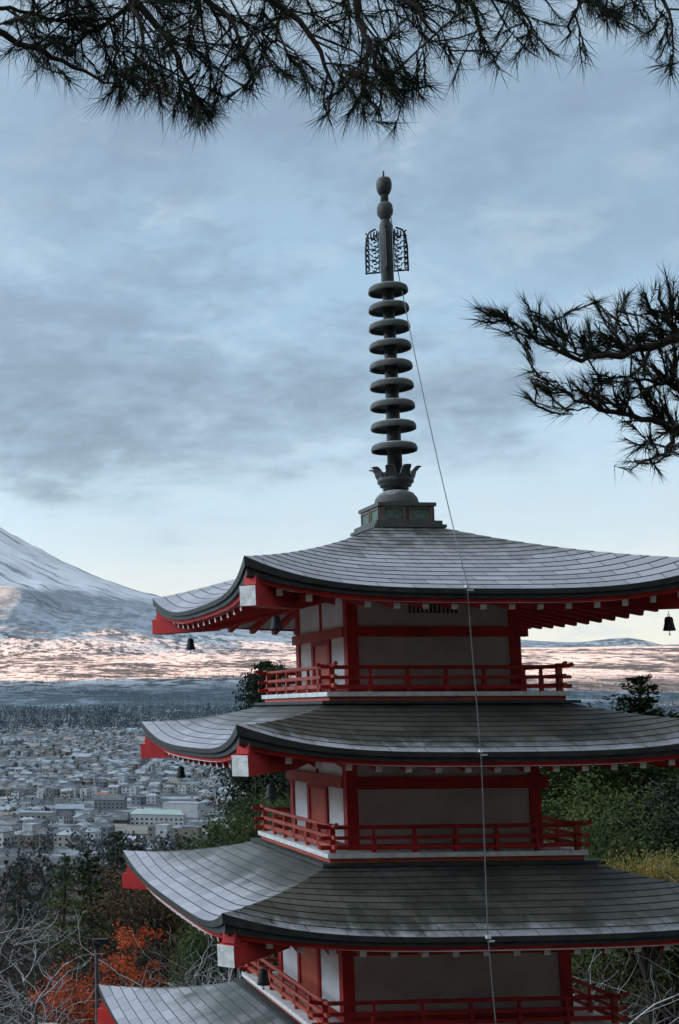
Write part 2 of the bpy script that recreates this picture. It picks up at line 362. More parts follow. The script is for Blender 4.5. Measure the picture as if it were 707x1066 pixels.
def build_fuji():
    mb = MB(); ds = [9300+i*45 for i in range(190)]; NL = 330
    for d in ds:
        l0, l1 = PEAK_L-1500, lat_of(1000, 15000)
        for j in range(NL+1):
            lat = l0+(l1-l0)*j/NL; edge = min(1, (d-9300)/900, (ds[-1]-d)/600, j/14, (NL-j)/14)
            mb.v.append(tuple(DL(d, lat, ground_z(d, lat)-14+max(0, edge)*fuji_h(d, lat))))
    for i in range(len(ds)-1):
        for j in range(NL):
            a = i*(NL+1)+j; mb.f.append((a, a+1, a+NL+2, a+NL+1)); mb.mi.append(0)
    tag(mb.build('mountain', M_fuji, smooth=True), 'snow covered volcano flank sloping down from the left', 'mountain', kind='structure')
build_fuji()
# unseen range added left of the frame, shaped to keep sun off the town
M_ridge = mat('ridge_forest', (.07, .08, .085), .9, .4, .004, col2=(.25, .27, .29))
def build_ridge():
    mb = MB(); NS = 120; NC = 24; D0, D1 = -5200, 5950
    for i in range(NS+1):
        d = D0+(D1-D0)*i/NS
        base = -2300-max(0, d)*.16-max(0, -d)*.1
        end = min(1, (D1-d)/520); end = max(0, end)**.6
        top = 560*end*(1+.16*noise.fractal(Vector((d/900, 5, 1)), 1, 2.1, 4))
        for j in range(NC+1):
            t = j/NC*2-1; lat = base+t*950
            z = ground_z(d, lat)-20+top*max(0, (1-abs(t)))**.85*(1+.12*noise.fractal(Vector((d/500, lat/500, 2)), 1, 2.1, 4))
            mb.v.append(tuple(DL(d, lat, z)))
    for i in range(NS):
        for j in range(NC):
            a = i*(NC+1)+j; mb.f.append((a, a+1, a+NC+2, a+NC+1)); mb.mi.append(0)
    tag(mb.build('shade_ridge', M_ridge, smooth=True), 'unseen wooded ridge added at left to shade the town', 'shade_ridge', kind='structure')
build_ridge()

# ------------------------------------------------------------------ pagoda
pag = empty('pagoda', (0, 0, -13.55))
tag(pag, 'vermilion five storey pagoda with curved frosted roofs on the hillside', 'pagoda')
pagz = 13.55
def PB(mb, name, mats, parent=None, smooth=False):
    """build in world coordinates, then hang under the pagoda (or one of its parts, which share its origin)"""
    mb.v = [(x, y, z+pagz) for x, y, z in mb.v] if parent is None else [(x, y, z+pagz) for x, y, z in mb.v]
    return mb.build(name, mats, parent or pag, smooth)
SIDES = [(Vector((1, 0, 0)), Vector((0, -1, 0))), (Vector((0, -1, 0)), Vector((-1, 0, 0))), (Vector((-1, 0, 0)), Vector((0, 1, 0))), (Vector((0, 1, 0)), Vector((1, 0, 0)))]  # (along, outward): front, left, back, right
def side(k, s, r, z=0): a, o = SIDES[k]; v = a*s+o*r; return Vector((v.x, v.y, z))
stuff_rafters = MB()

def make_roof(H, zt, zm, a, za, m, wall, frost, show, inset=.14, n=4.2):
    """H half size at the corner tips, zt tip height, zm eave height mid-side, a/za half size and height where the roof starts"""
    lift = zt-zm
    def lf(t): return lift*(.86*abs(t)**n+.14*t*t)
    def edge(t): return H-inset*(1-abs(t)**3)
    NS, NR = 56, max(8, round((H-a)/.2))
    L = math.hypot(H-inset-a, za-zm)
    def surf(k, s, v):
        r = a+(edge(s)-a)*v; z = za-(za-zm)*v+lf(s)*v**m; return side(k, s*r, r, z)
    mb = MB(); mb.uv = []
    ss = [math.sin((j/NS*2-1)*math.pi/2*.86)/math.sin(math.pi/2*.86) for j in range(NS+1)]
    for k in range(4):
        for i in range(NR):                                          # one strip of sheets per course, its lower lip a little proud
            v0, v1 = i/NR, (i+1)/NR; o = len(mb.v)
            for v, lip in ((v0, .0), (v1, .013), (v1, .0)):
                for s in ss:
                    p = surf(k, s, v); p.z += lip*.65; mb.v.append(tuple(p)); mb.uv.append((s*(a+(H-a)*v)+k*3.17+(0.0), i*.2+(v-v0)*NR*.2+(0.001 if v == v0 else -.001)))
            w = NS+1
            for row in (0, 1):
                for j in range(NS): mb.f.append((o+row*w+j, o+(row+1)*w+j, o+(row+1)*w+j+1, o+row*w+j+1)); mb.mi.append(0)
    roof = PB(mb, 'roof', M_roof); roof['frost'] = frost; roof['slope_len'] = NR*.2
    # thick layered eave edge
    mb = MB()
    for k in range(4):
        def prof(s):
            t = abs(s); th = .135+.14*t**6
            r = edge(s); z = zm+lf(s)
            rr = [r, r-.012, r-.05, r-.055, r-.10, r-.62]; zz = [z+.004, z-th*.5, z-th*.5, z-th, z-th, z-th+.04]
            q = [side(k, s*x if t > .999 else s*r*(x/r if t > .9 else 1), x, y) for x, y in zip(rr, zz)]
            if t > .999: q = [side(k, math.copysign(x, s), x, y) for x, y in zip(rr, zz)]
            return q
        rows = [prof(s) for s in ss]; o = len(mb.v)
        for rw in rows: mb.v += [tuple(p) for p in rw]
        for j in range(NS):
            for i in range(5): mb.f.append((o+j*6+i, o+j*6+i+1, o+(j+1)*6+i+1, o+(j+1)*6+i)); mb.mi.append(0)
    PB(mb, 'eave_edge', M_edge, roof)
    # red board under the edge
    mb = MB()
    for k in range(4):
        o = len(mb.v)
        for s in ss:
            t = abs(s); th = .135+.14*t**6; r = edge(s)-.10; z = zm+lf(s)-th
            q = [(r, z-.002), (r-.02, z-.085), (r-.09, z-.085), (r-.09, z-.002)]
            for x, y in q: mb.v.append(tuple(side(k, s*x, x, y)))
        for j in range(NS):
            for i in range(3): mb.f.append((o+j*4+i, o+j*4+i+1, o+(j+1)*4+i+1, o+(j+1)*4+i)); mb.mi.append(0)
    PB(mb, 'eave_board', M_red, roof)
    # soffit and rafters
    RT_ = H-.31; slope = .2
    def zr(al, r): return zm-.245+(RT_-r)*slope+lf(min(1, abs(al)/H))*.85*max(0, (r-wall)/(RT_-wall))**1.5
    mb = MB()
    for k in range(4):
        o = len(mb.v); rs = [wall-.1, wall+.6, (wall+RT_)/2+.2, RT_-.35, RT_+.1]
        for s in ss:
            for r in rs: mb.v.append(tuple(side(k, s*r, r, zr(s*r, r)+.06)))
        for j in range(NS):
            for i in range(4): mb.f.append((o+j*5+i, o+j*5+i+1, o+(j+1)*5+i+1, o+(j+1)*5+i)); mb.mi.append(0)
    PB(mb, 'soffit', M_soffit, roof)
    nn = int((H-.55)/.455)
    for k in range(4):
        for q in range(-nn, nn+1):
            al = q*.455; r0 = max(wall-.05, abs(al)+.12); tgt = MB() if k in show else stuff_rafters
            p0 = side(k, al, r0, zr(al, r0)); p2 = side(k, al, RT_, zr(al, RT_)); pm = side(k, al, (r0+RT_)/2, zr(al, (r0+RT_)/2))
            tgt.bar(p0, pm, .098, .105, 0); tgt.bar(pm, p2, .1, .105, 0, 1)
            if k in show: PB(tgt, 'rafter', [M_red, M_wpaint], roof)
    for k in range(4):                                                # corner beams with a white end
        a0, o0 = SIDES[k]; dg = (o0-a0)                                # corner to the left of each side
        mb = MB(); e = H-.055; zi = zm+.0
        c0 = dg*(wall-.1); c1 = dg*(wall+(e-wall)*.55); c2 = dg*e
        p0 = Vector((c0.x, c0.y, zr(0, wall)+.06)); p1 = Vector((c1.x, c1.y, zm-.17+lift*.16)); p2 = Vector((c2.x, c2.y, zt-.585+.0))
        mb.bar(p0, p1+(p1-p0)*.02, .25, .27, 0); mb.bar(p1, p2, .27, .30, 0, 1)
        hb = PB(mb, 'corner_beam', [M_red, M_wpaint], roof)
        mb = MB(); c3 = dg*(e-.42); top = Vector((c3.x, c3.y, zt-.45)); mb.bar(top, Vector((dg.x*(e-.06), dg.y*(e-.06), zt-.34)), .2, .16, 0); PB(mb, 'corner_block', M_red, roof)
    return zr

BELLS = []
def storey(b, zp, w, ztop, zb0, zb1, detail, vent=False, opts=()):
    """balcony half size and height, wall half size, wall top, beam heights"""
    # deck: white edge board, red board below, copper cap on the roof underneath
    mb = MB()
    mb.box(-b, b, -b, b, zp-.072, zp); PB(mb, 'balcony_deck', M_wpaint)
    mb = MB(); i = b-.05; mb.box(-i, i, -i, i, zp-.17, zp-.074); PB(mb, 'deck_beam', M_redw)
    # walls
    mb = MB(); q = w-.035; mb.box(-q, q, -q, q, zp+.002, ztop); wall = PB(mb, 'wall', M_white)
    cw = .19
    for sx in (-1, 1):
        for sy in (-1, 1):
            mb = MB(); x = sx*(w-cw/2); y = sy*(w-cw/2); mb.box(x-cw/2, x+cw/2, y-cw/2, y+cw/2, zp+.003, ztop+.02); PB(mb, 'column', M_red)
    for k in range(4):
        mb = MB(); ext = .17 if k in (1, 3) else .13
        o = w+.012
        def slab(s0, s1, r0, r1, z0, z1, m=mb, mi=0):
            A = side(k, s0, r0); B = side(k, s1, r1)
            m.box(min(A.x, B.x), max(A.x, B.x), min(A.y, B.y), max(A.y, B.y), z0, z1, mi)
        dz = .004 if k in (1, 3) else 0
        s0, s1 = {0: (-w+cw, w+ext), 1: (-w-ext, w-cw), 2: (-w-ext, w-cw), 3: (-w+cw, w-cw)}[k]; slab(s0, s1, w-.12, w+.02+dz, zb0+dz, zb1+dz)
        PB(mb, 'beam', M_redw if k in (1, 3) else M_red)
        mb = MB(); slab(-w+cw, w-cw, w-.1, w-.004, zp+.004, zp+.09, mb); PB(mb, 'wall_rail', M_red); mb = MB(); slab(-w+cw, w-cw, w-.1, w-.006, ztop-.1, ztop+.01, mb); PB(mb, 'wall_rail', M_red)
        if k in (1, 3, 2):
            mb = MB(); slab(-.045, .045, w-.1, w-.012, zb1+.006, ztop-.1, mb); PB(mb, 'post', M_red)
            dw = w*.27
            mb = MB(); slab(-dw-.13, -dw, w-.1, w+.004, zp+.09, zb0-.002, mb); slab(dw, dw+.13, w-.1, w+.004, zp+.09, zb0-.002, mb); slab(-dw, dw, w-.1, w+.0, zb0-.075, zb0-.003, mb)
            fr = PB(mb, 'door_frame', M_red)
            mb = MB(); slab(-dw+.003, dw-.003, w-.09, w-.022, zp+.092, zb0-.08, mb)
            PB(mb, 'door', M_orange, fr)
        else:
            mb = MB(); slab(-w+cw+.004, w-cw-.004, w-.09, w-.02, zp+.093, zb0-.003, mb); slab(-w+cw+.004, w-cw-.004, w-.09, w-.021, zb1+.003, ztop-.103, mb); PB(mb, 'front_panel', M_panel)
            if vent:
                mb = MB()
                for j in range(12):
                    s = -.40+j*.073; slab(s-.014, s+.014, w-.05, w-.008, 1.13, 1.30, mb)
                PB(mb, 'vent_grille', M_wire_dark)
    # railings
    rb = b-.115; zt = zp+.40; zmid = zp+.235; zl = zp+.085
    for k in range(4):
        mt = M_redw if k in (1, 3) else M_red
        mb = MB(); e = rb+.2; kx = .003 if k in (1, 3) else 0
        for z, h in ((zmid, .055), (zl, .065)):
            mb.bar(side(k, -e, rb, z+kx*6), side(k, e, rb, z+kx*6), .06, h, 0)
        z = zt+kx*5
        mb.tube([side(k, -e-.05, rb, z+.045), side(k, -e+.05, rb, z+.015), side(k, -rb+.1, rb, z), side(k, rb-.1, rb, z), side(k, e-.05, rb, z+.015), side(k, e+.05, rb, z+.045)], .033, 8)
        rl = PB(mb, 'railing', mt)
        tiny = MB()
        for j in range(7):
            s = -rb+2*rb*j/6
            if j == 6: continue                                        # the next side's first post stands there
            t = MB() if (detail and k in (0, 1)) else tiny
            if j == 0: t.bar(side(k, s, rb, zp+.001), side(k, s, rb, zt+.06), .085, .085, 0, upv=Vector((0, 1, 0)))
            else:
                t.bar(side(k, s, rb, zp+.001), side(k, s, rb, zmid), .06, .075, 0, upv=Vector((0, 1, 0)))
                t.bar(side(k, s+.0, rb, zmid), side(k, s, rb, zt), .045, .05, 0, upv=Vector((0, 1, 0)))
            if t is not tiny: PB(t, 'baluster', mt, rl)
        if tiny.v:
            o = PB(tiny, 'baluster', mt, rl)
            if detail: o['kind'] = 'stuff'

zr1 = make_roof(3.80, 1.80, 1.335, .60, 2.70, 2.0, 1.5, .66, (0, 1, 3))
zr2 = make_roof(4.035, -.695, -1.12, 2.02, -.375, 1.7, 1.645, .10, (0, 1))
zr3 = make_roof(4.39, -3.30, -3.715, 2.18, -2.925, 1.8, 1.89, .02, (0, 1))
zr4 = make_roof(4.86, -6.03, -6.46, 2.52, -5.56, 1.8, 2.1, .12, ())
zr5 = make_roof(5.3, -8.9, -9.36, 2.8, -8.4, 1.8, 2.35, .12, ())
for a, z in ((2.16, -.333), (2.27, -2.885), (2.58, -5.528), (2.86, -8.37)):
    mb = MB(); mb.box(-a, a, -a, a, z-.05, z); i = a-.05; mb.box(-i, i, -i, i, z-.2, z-.086); PB(mb, 'roof_cap', M_edge)
storey(2.04, -.19, 1.5, 1.50, .735, .905, True, vent=True)
storey(2.15, -2.741, 1.645, -1.06, -1.77, -1.575, True)
storey(2.45, -5.385, 1.89, -3.62, -4.36, -4.17, True)
storey(2.72, -8.22, 2.1, -6.35, -7.15, -6.95, False)
mb = MB(); mb.box(-2.35, 2.35, -2.35, 2.35, -12.9, -9.2); PB(mb, 'wall', M_white)
for sx in (-1, 1):
    for sy in (-1, 1):
        mb = MB(); mb.box(sx*2.3-.12, sx*2.3+.12, sy*2.3-.12, sy*2.3+.12, -12.88, -9.15); PB(mb, 'column', M_red)
mb = MB(); mb.box(-3.6, 3.6, -3.6, 3.6, -14.6, -12.91); PB(mb, 'stone_base', M_cement)
o = PB(stuff_rafters, 'rafter', [M_red, M_wpaint]); o['kind'] = 'stuff'

# spire
mb = MB()
mb.box(-.655, .655, -.655, .655, 2.70, 2.755); mb.box(-.60, .60, -.60, .60, 2.755, 2.83); mb.box(-.49, .49, -.49, .49, 2.83, 3.10); mb.box(-.53, .53, -.53, .53, 3.10, 3.165)
sp = PB(mb, 'spire_base', M_bronze2)
for k in range(4):
    for s0 in (-1, 1):
        a, o = SIDES[k]
        mb = MB(); c = side(k, s0*.245, .496, 2.965)
        def rect(u, dz, r, m):
            A = side(k, s0*.245-u, r, 2.965-dz); B = side(k, s0*.245+u, r+.0, 2.965-dz); C_ = side(k, s0*.245+u, r, 2.965+dz); D = side(k, s0*.245-u, r, 2.965+dz); return A, B, C_, D
        # raised frame of a sunk panel
        for (u0, u1, z0, z1) in ((-.215, .215, -.12, -.09), (-.215, .215, .09, .12), (-.215, -.17, -.09, .09), (.17, .215, -.09, .09)):
            A = side(k, s0*.245+u0, .488); B = side(k, s0*.245+u1, .515)
            mb.box(min(A.x, B.x), max(A.x, B.x), min(A.y, B.y), max(A.y, B.y), 2.965+z0, 2.965+z1)
        pf = PB(mb, 'panel_frame', M_copperb, sp)
        mb = MB(); A = side(k, s0*.245-.169, .485); B = side(k, s0*.245+.169, .495); mb.box(min(A.x, B.x), max(A.x, B.x), min(A.y, B.y), max(A.y, B.y), 2.876, 3.054); PB(mb, 'panel', M_patina, sp)
mb = MB(); mb.lathe([(.385, 3.167), (.395, 3.22), (.37, 3.31), (.30, 3.40), (.2, 3.45), (.1, 3.46)], 28); PB(mb, 'spire_dome', M_bronze2, smooth=True)
mb = MB(); mb.lathe([(.18, 3.455), (.24, 3.475), (.20, 3.50), (.28, 3.53), (.27, 3.555), (.32, 3.60), (.325, 3.70), (.25, 3.71), (.1, 3.64)], 28)
lot = PB(mb, 'lotus_cup', M_bronze, smooth=True)
for j in range(8):
    a = j*math.pi/4+.2; mb = MB(); d = Vector((math.cos(a), math.sin(a), 0)); t = Vector((-math.sin(a), math.cos(a), 0))
    pr = [(.27, 3.60, .11), (.33, 3.70, .105), (.36, 3.79, .085), (.42, 3.855, .075), (.475, 3.862, .04)]
    vs = []
    for r, z, w in pr:
        for s, th in ((-1, 0), (1, 0), (1, 1), (-1, 1)):
            p = d*(r-.03*th)+t*s*w; vs.append((p.x, p.y, z+.012*th))
    fs = [(0, 1, 2, 3)[::-1]]
    for i in range(4):
        for q in range(4): fs.append((i*4+q, i*4+(q+1) % 4, i*4+4+(q+1) % 4, i*4+4+q))
    fs.append((16, 17, 18, 19)); mb.add(vs, fs); PB(mb, 'petal', M_bronze, lot)
mb = MB(); mb.lathe([(.135, 3.6), (.125, 4.6), (.11, 6.2), (.10, 7.3), (.115, 7.35), (.115, 8.45), (.08, 8.55), (.075, 8.6)], 18); pole = PB(mb, 'spire_pole', M_bronze, smooth=True)
rings = [(7.329, 7.05), (6.977, 6.678), (6.623, 6.314), (6.26, 5.933), (5.886, 5.554), (5.524, 5.218), (5.144, 4.836), (4.76, 4.449), (4.36, 4.055)]
for j, (zt, zb) in enumerate(rings):
    ro = .36+.052*j/8; z1 = zt-.03; z0 = z1-.15; mb = MB(); n = 36
    mb.lathe([(.13, z1-.015), (ro*.55, z1), (ro*.82, z1-.014), (ro*.94, z1-.042), (ro*.99, z1-.085), (ro, z0+.02), (ro-.008, z0), (ro-.03, z0), (ro-.035, z1-.07), (ro*.6, z1-.04), (.13, z1-.055)], n)
    PB(mb, 'spire_ring', M_bronze2, pole, smooth=False)
mb = MB(); mb.lathe([(.075, 8.55), (.10, 8.60), (.14, 8.66), (.150, 8.74), (.14, 8.82), (.11, 8.875), (.07, 8.89)], 20); mb.lathe([(.075, 8.88), (.072, 9.02), (.08, 9.05)], 14); PB(mb, 'spire_ball', M_bronze2, pole, True)
mb = MB(); mb.lathe([(.075, 9.03), (.105, 9.07), (.132, 9.13), (.146, 9.23), (.135, 9.31), (.11, 9.355), (.02, 9.375)], 20); mb.lathe([(.022, 9.36), (.012, 9.49), (.02, 9.5)], 8); PB(mb, 'spire_finial', M_bronze, pole, True)
# openwork flame plates, four of them round the pole
def scroll(mb, d, pts, r=.015):
    mb.tube([Vector((d.x*u, d.y*u, z)) for u, z in pts], r, 5)
for k in range(4):
    a = k*math.pi/2-R(20.5); d = Vector((math.cos(a), math.sin(a), 0)); mb = MB()
    u0, u1, z0, z1 = .12, .375, 7.56, 8.40
    scroll(mb, d, [(u0, z0), (u1+.012, z0)], .018); scroll(mb, d, [(u0+.01, z0), (u0+.01, z1-.06)], .010)
    scroll(mb, d, [(u1, z0-.02), (u1-.004, z0+.45), (u1-.03, z1-.16), (u1-.08, z1-.06), (u0+.06, z1-.005)], .019)
    for j in range(7):
        zc_ = z0+.05+j*.105
        scroll(mb, d, [(u1-.01, zc_+.09), (u1-.045, zc_+.05), (u1-.06, zc_), (u1-.045, zc_-.02), (u1-.028, zc_)])
        cx, cz = u0+.095, zc_+.02; sg = 1 if j % 2 else -1
        scroll(mb, d, [(cx+(.052-.006*i)*math.cos(sg*(i*.75+.6)), cz+(.052-.006*i)*math.sin(sg*(i*.75+.6))) for i in range(8)])
        scroll(mb, d, [(u0, zc_+.05), (u0+.03, zc_+.06), (u0+.045, zc_+.03), (u0+.03, zc_+.005)])
    for j in range(6):
        zc_ = z0+.09+j*.105; scroll(mb, d, [(u0+.13, zc_), (u0+.15, zc_+.045), (u0+.185, zc_+.055), (u0+.205, zc_+.02), (u0+.185, zc_)], .012)
    for j in range(3):
        scroll(mb, d, [(u0+.03+j*.05, z1-.22), (u0+.05+j*.05, z1-.14), (u0+.035+j*.055, z1-.05+(.01-.02*j))])
    PB(mb, 'flame_ornament', M_wire_dark, pole)
# lightning cable, clamped at each eave
mb = MB()
def sag(a, b, n=10, s=.1):
    a = Vector(a); b = Vector(b); return [a.lerp(b, i/n)-Vector((0, 0, 1))*s*4*(i/n)*(1-i/n) for i in range(n+1)]
path = [(.10, -.02, 8.62), (.13, -.04, 8.3), (.15, -.06, 7.9), (.17, -.1, 7.5)]+sag((.18, -.11, 7.45), (-.35, -3.74, 1.41), 14, .22)[1:]+sag((-.36, -3.76, 1.2), (-.355, -3.96, -1.05), 6, .0)[1:]+sag((-.36, -3.98, -1.3), (-.53, -4.32, -3.66), 6, 0)+sag((-.535, -4.34, -3.9), (-.6, -4.8, -6.4), 5, 0)[1:]
mb.tube(path, .0085, 6); cab = PB(mb, 'lightning_cable', M_cable)
for p in ((-.35, -3.75, 1.37), (-.355, -3.97, -1.09), (-.53, -4.33, -3.70)):
    mb = MB(); mb.bar((p[0]-.03, p[1], p[2]), (p[0]+.03, p[1], p[2]), .06, .04); mb.bar((p[0], p[1], p[2]-.06), (p[0]+.1, p[1]+.03, p[2]-.06), .03, .02); PB(mb, 'clamp', M_wpaint, cab)

# bells under the corners
def make_bell():
    e = empty('wind_bell')
    mb = MB(); mb.lathe([(.085, -.34), (.112, -.345), (.118, -.325), (.10, -.27), (.085, -.20), (.08, -.13), (.06, -.095), (.02, -.085)], 18); body = mb.build('bell_body', M_wire_dark, e, True)
    mb = MB()
    mb.tube([(.022*math.sin(t*.6283), 0, -.065+.022*math.cos(t*.6283)) for t in range(11)], .006, 5); mb.tube([(0, 0, -.045), (0, 0, 0.02)], .006, 5); mb.build('hook', M_wire_dark, e)
    mb = MB(); mb.tube([(0, 0, -.3), (0, 0, -.40)], .007, 5); mb.lathe([(.0, -.435), (.018, -.42), (.012, -.40), (.0, -.395)], 8); mb.build('clapper', M_wire_dark, e)
    return e
BELLP = [(-1, -1, 3.16, 1.03, 'grey wind bell under the near left corner of the top roof'),
         (-1, 1, 3.16, 1.03, 'black wind bell at the far left corner of the top roof, against the mountain'),
         (1, -1, 3.16, 1.03, 'black wind bell under the right corner of the top roof, against the pale sky'),
         (-1, -1, 3.36, -1.50, 'wind bell under the near left corner of the second roof, against the dark tree'),
         (-1, 1, 3.36, -1.50, 'black wind bell hanging from the far left corner of the second roof, above the town'),
         (-1, -1, 3.62, -4.13, 'wind bell under the near left corner of the third roof, beside the lowest railing')]
b0 = make_bell()
for i, (sx, sy, r, z, lb) in enumerate(BELLP):
    b = b0 if i == 0 else copy_tree(b0)
    b.location = (sx*r, sy*r, z); b.scale = (.8, .8, .86); tag(b, lb, 'bell', 'wind bells under the roof corners')
#@@TREES
# ------------------------------------------------------------------ vegetation builders
def leafq(mb, c, size, r=rnd, asp=.6, up=None, mi=0):
    a = Vector((r.gauss(0, 1), r.gauss(0, 1), r.gauss(0, 1))).normalized(); b = a.orthogonal().normalized()
    if up is not None: b = (b+Vector((0, 0, up))).normalized(); a = a.cross(b).normalized()
    a = a*size*.5; b = b*size*.5*asp
    mb.quad(c-a, c+b*.9-a*.1, c+a, c-b-a*.1, mi)
def trunk_mb(h, r0, bend, seed):
    r = random.Random(seed); mb = MB(); pts = []; n = 9; x = y = 0
    for i in range(n+1):
        pts.append((x, y, h*i/n)); x += r.uniform(-1, 1)*bend*h/n; y += r.uniform(-1, 1)*bend*h/n
    mb.tube(pts, [r0*(1-.88*i/n)+.012 for i in range(n+1)], 7); return mb, [Vector(p) for p in pts]
def at_h(pts, t):
    f = t*(len(pts)-1); i = min(int(f), len(pts)-2); return pts[i].lerp(pts[i+1], f-i)
def make_conifer(seed, h=10, rad=2.6, nb=70, dens=70, lf=.34, t0=.12, droop=.15, matl=None, pine=False, name='conifer_tree'):
    r = random.Random(seed); e = empty(name); mb, pts = trunk_mb(h, (.0085 if pine else .014)*h, .05, seed)
    fo = MB()
    for i in range(nb):
        t = t0+(1-t0)*((i+r.random())/nb)**(.9 if not pine else .75); p = at_h(pts, min(.995, t)); az = i*2.4+r.uniform(-.5, .5)
        L = rad*((1-t)**(.75 if not pine else .5)+.06)*r.uniform(.6, 1.15)
        if pine: L *= r.choice((.55, .8, 1, 1.1))
        d = Vector((math.cos(az), math.sin(az), r.uniform(-.1, .35) if not pine else r.uniform(.05, .6))).normalized()
        q = [p+d*L*s+Vector((0, 0, -droop*L*s*s+(.22*L*s**3 if pine else 0))) for s in (0, .35, .7, 1)]
        mb.tube(q, [.012*L+.012, .01*L+.008, .006*L+.006, .006], 4, cap=False)
        for k in range(int(dens*L/rad*r.uniform(.7, 1.2))+4):
            s = r.random()**.6*.95+.08; c = q[0].lerp(q[3], s)+Vector((0, 0, -droop*L*s*(s-1)*.6))
            w = L*.30*(1.1-s*.6) if not pine else L*.2
            c = c+Vector((r.gauss(0, w), r.gauss(0, w), r.gauss(0, w*.45)))
            leafq(fo, c, lf*r.uniform(.6, 1.4), r, .38)
    mb.build('trunk', M_bark, e, True); fo.build('crown', matl or M_conifer, e); return e
def make_round(seed, h=9, rad=3.0, clumps=70, per=80, lf=.24, matl=None, t0=.35, name='evergreen_tree', gap=1.0, vert=.9):
    r = random.Random(seed); e = empty(name); mb, pts = trunk_mb(h*.8, .012*h, .08, seed); fo = MB()
    for i in range(clumps):
        while True:
            v = Vector((r.uniform(-1, 1), r.uniform(-1, 1), r.uniform(-1, 1)))
            if .25 < v.length < 1: break
        v = v*(.55+.45*noise.noise(v*2+Vector((seed, 0, 0)))+.2)
        c = Vector((v.x*rad, v.y*rad, h*(t0+(1-t0)/2)+v.z*h*(1-t0)/2*vert))
        st = at_h(pts, r.uniform(min(.85, max(.35, t0+.1)), .97)); mid = st.lerp(c, .55)+Vector((0, 0, .15*rad*r.random()))
        mb.tube([st, mid, c], [.013*rad, .009*rad, .004*rad], 4, cap=False)
        cr = rad*r.uniform(.13, .27)*gap
        for k in range(per):
            o = Vector((r.gauss(0, 1), r.gauss(0, 1), r.gauss(0, .75)))*cr*.6
            leafq(fo, c+o, lf*r.uniform(.6, 1.3), r, .6)
    mb.build('trunk', M_bark, e, True); fo.build('crown', matl or M_green, e); return e
def make_bare(seed, h=8, lv=5, spread=.55, barkm=None, leaves=None, nleaf=0, name='bare_tree', kids=(2, 3), lean=(0, 0), lf=.16, r0=.014):
    r = random.Random(seed); e = empty(name); mb = MB(); fo = MB(); tips = []
    def grow(p, d, L, rad, k):
        n = 6; pts = [p]; q = p; dd = d.copy()
        for i in range(n):
            dd = (dd+Vector((r.gauss(0, .19), r.gauss(0, .19), r.gauss(0, .14)+.02))).normalized(); q = q+dd*L/n; pts.append(q)
        mb.tube(pts, [rad*(1-.4*i/n) for i in range(n+1)], 6 if k > 2 else 4 if k > 0 else 3, cap=False)
        if k <= 1: tips.append((pts[3], pts[-1]))
        if k == 0: return
        for j in range(r.randint(*kids)+(1 if k > 1 else 0)):
            st = pts[r.randint(1, n)] if j else pts[-1]
            a = Vector((r.gauss(0, 1), r.gauss(0, 1), r.gauss(.25, .6))).normalized()
            nd = (dd*(1-spread*.5)+a*spread*r.uniform(.6, 1.3)).normalized()
            grow(st, nd, L*r.uniform(.58, .82), max(.006, rad*.56*r.uniform(.75, 1)), k-1)
    grow(Vector((0, 0, 0)), Vector((lean[0], lean[1], 1)).normalized(), h*.36, r0*h, lv)
    mb.build('trunk', barkm or M_barebark, e, True)
    if leaves:
        for i in range(nleaf):
            a, b = r.choice(tips); c = a.lerp(b, r.random())+Vector((r.gauss(0, .12), r.gauss(0, .12), r.gauss(0, .1))); leafq(fo, c, lf*r.uniform(.6, 1.2), r, .7)
        fo.build('crown', leaves, e)
    return e
def put(t, px, ytop, d, h0, label, cat='tree', group=None, rz=None, sx=1.0, sink=.3):
    """stand tree t (proto height h0) so that its top reaches ytop at distance d"""
    lat = lat_of(px, d); zb = ground_z(d, lat)-sink; zt = P(px, ytop, d).z; s = (zt-zb)/h0
    t.location = DL(d, lat, zb); t.scale = (s*sx, s*sx, s); t.rotation_euler = (0, 0, rnd.uniform(0, 6.28) if rz is None else rz)
    tag(t, label, cat, group); return t

# ---- trees beside and behind the pagoda
put(make_conifer(11, 22, 4.2, 260, 520, .2, .3, .1, M_conifer2, True, 'pine_tree'), 279, 689, 68, 22, 'tall dark pine whose top stands beside the top balcony railing', 'pine', sx=.82)
put(make_round(12, 14, 3.5, 330, 260, .12, M_conifer, .12, 'cedar_tree'), 268, 762, 54, 14, 'dense dark cedar filling the gap left of the second storey', 'tree', sx=.95)
put(make_conifer(13, 14, 3.2, 130, 300, .17, .15, .12, M_conifer2, False, 'cedar_tree'), 300, 760, 60, 14, 'dark cedar right behind the second storey wall', 'tree')
put(make_round(14, 10, 2.2, 60, 160, .09, M_brownleaf, .4, 'brown_leaved_tree'), 165, 852, 60, 10, 'thin brown leaved tree left of the dark cedar', 'tree')
put(make_conifer(15, 20, 3.4, 110, 420, .22, .45, .05, M_conifer, True, 'pine_tree'), 681, 706, 72, 20, 'slender pine with open upswept branches right of the top balcony', 'pine')
put(make_conifer(16, 20, 3.2, 110, 420, .22, .45, .05, M_conifer, True, 'pine_tree'), 716, 732, 76, 20, 'pine at the right edge beyond the second roof', 'pine')
put(make_conifer(17, 20, 1.6, 30, 120, .13, .6, .05, M_conifer2, True, 'pine_tree'), 612, 731, 74, 20, 'small pine tip showing above the second roof', 'pine')
gproto = {}
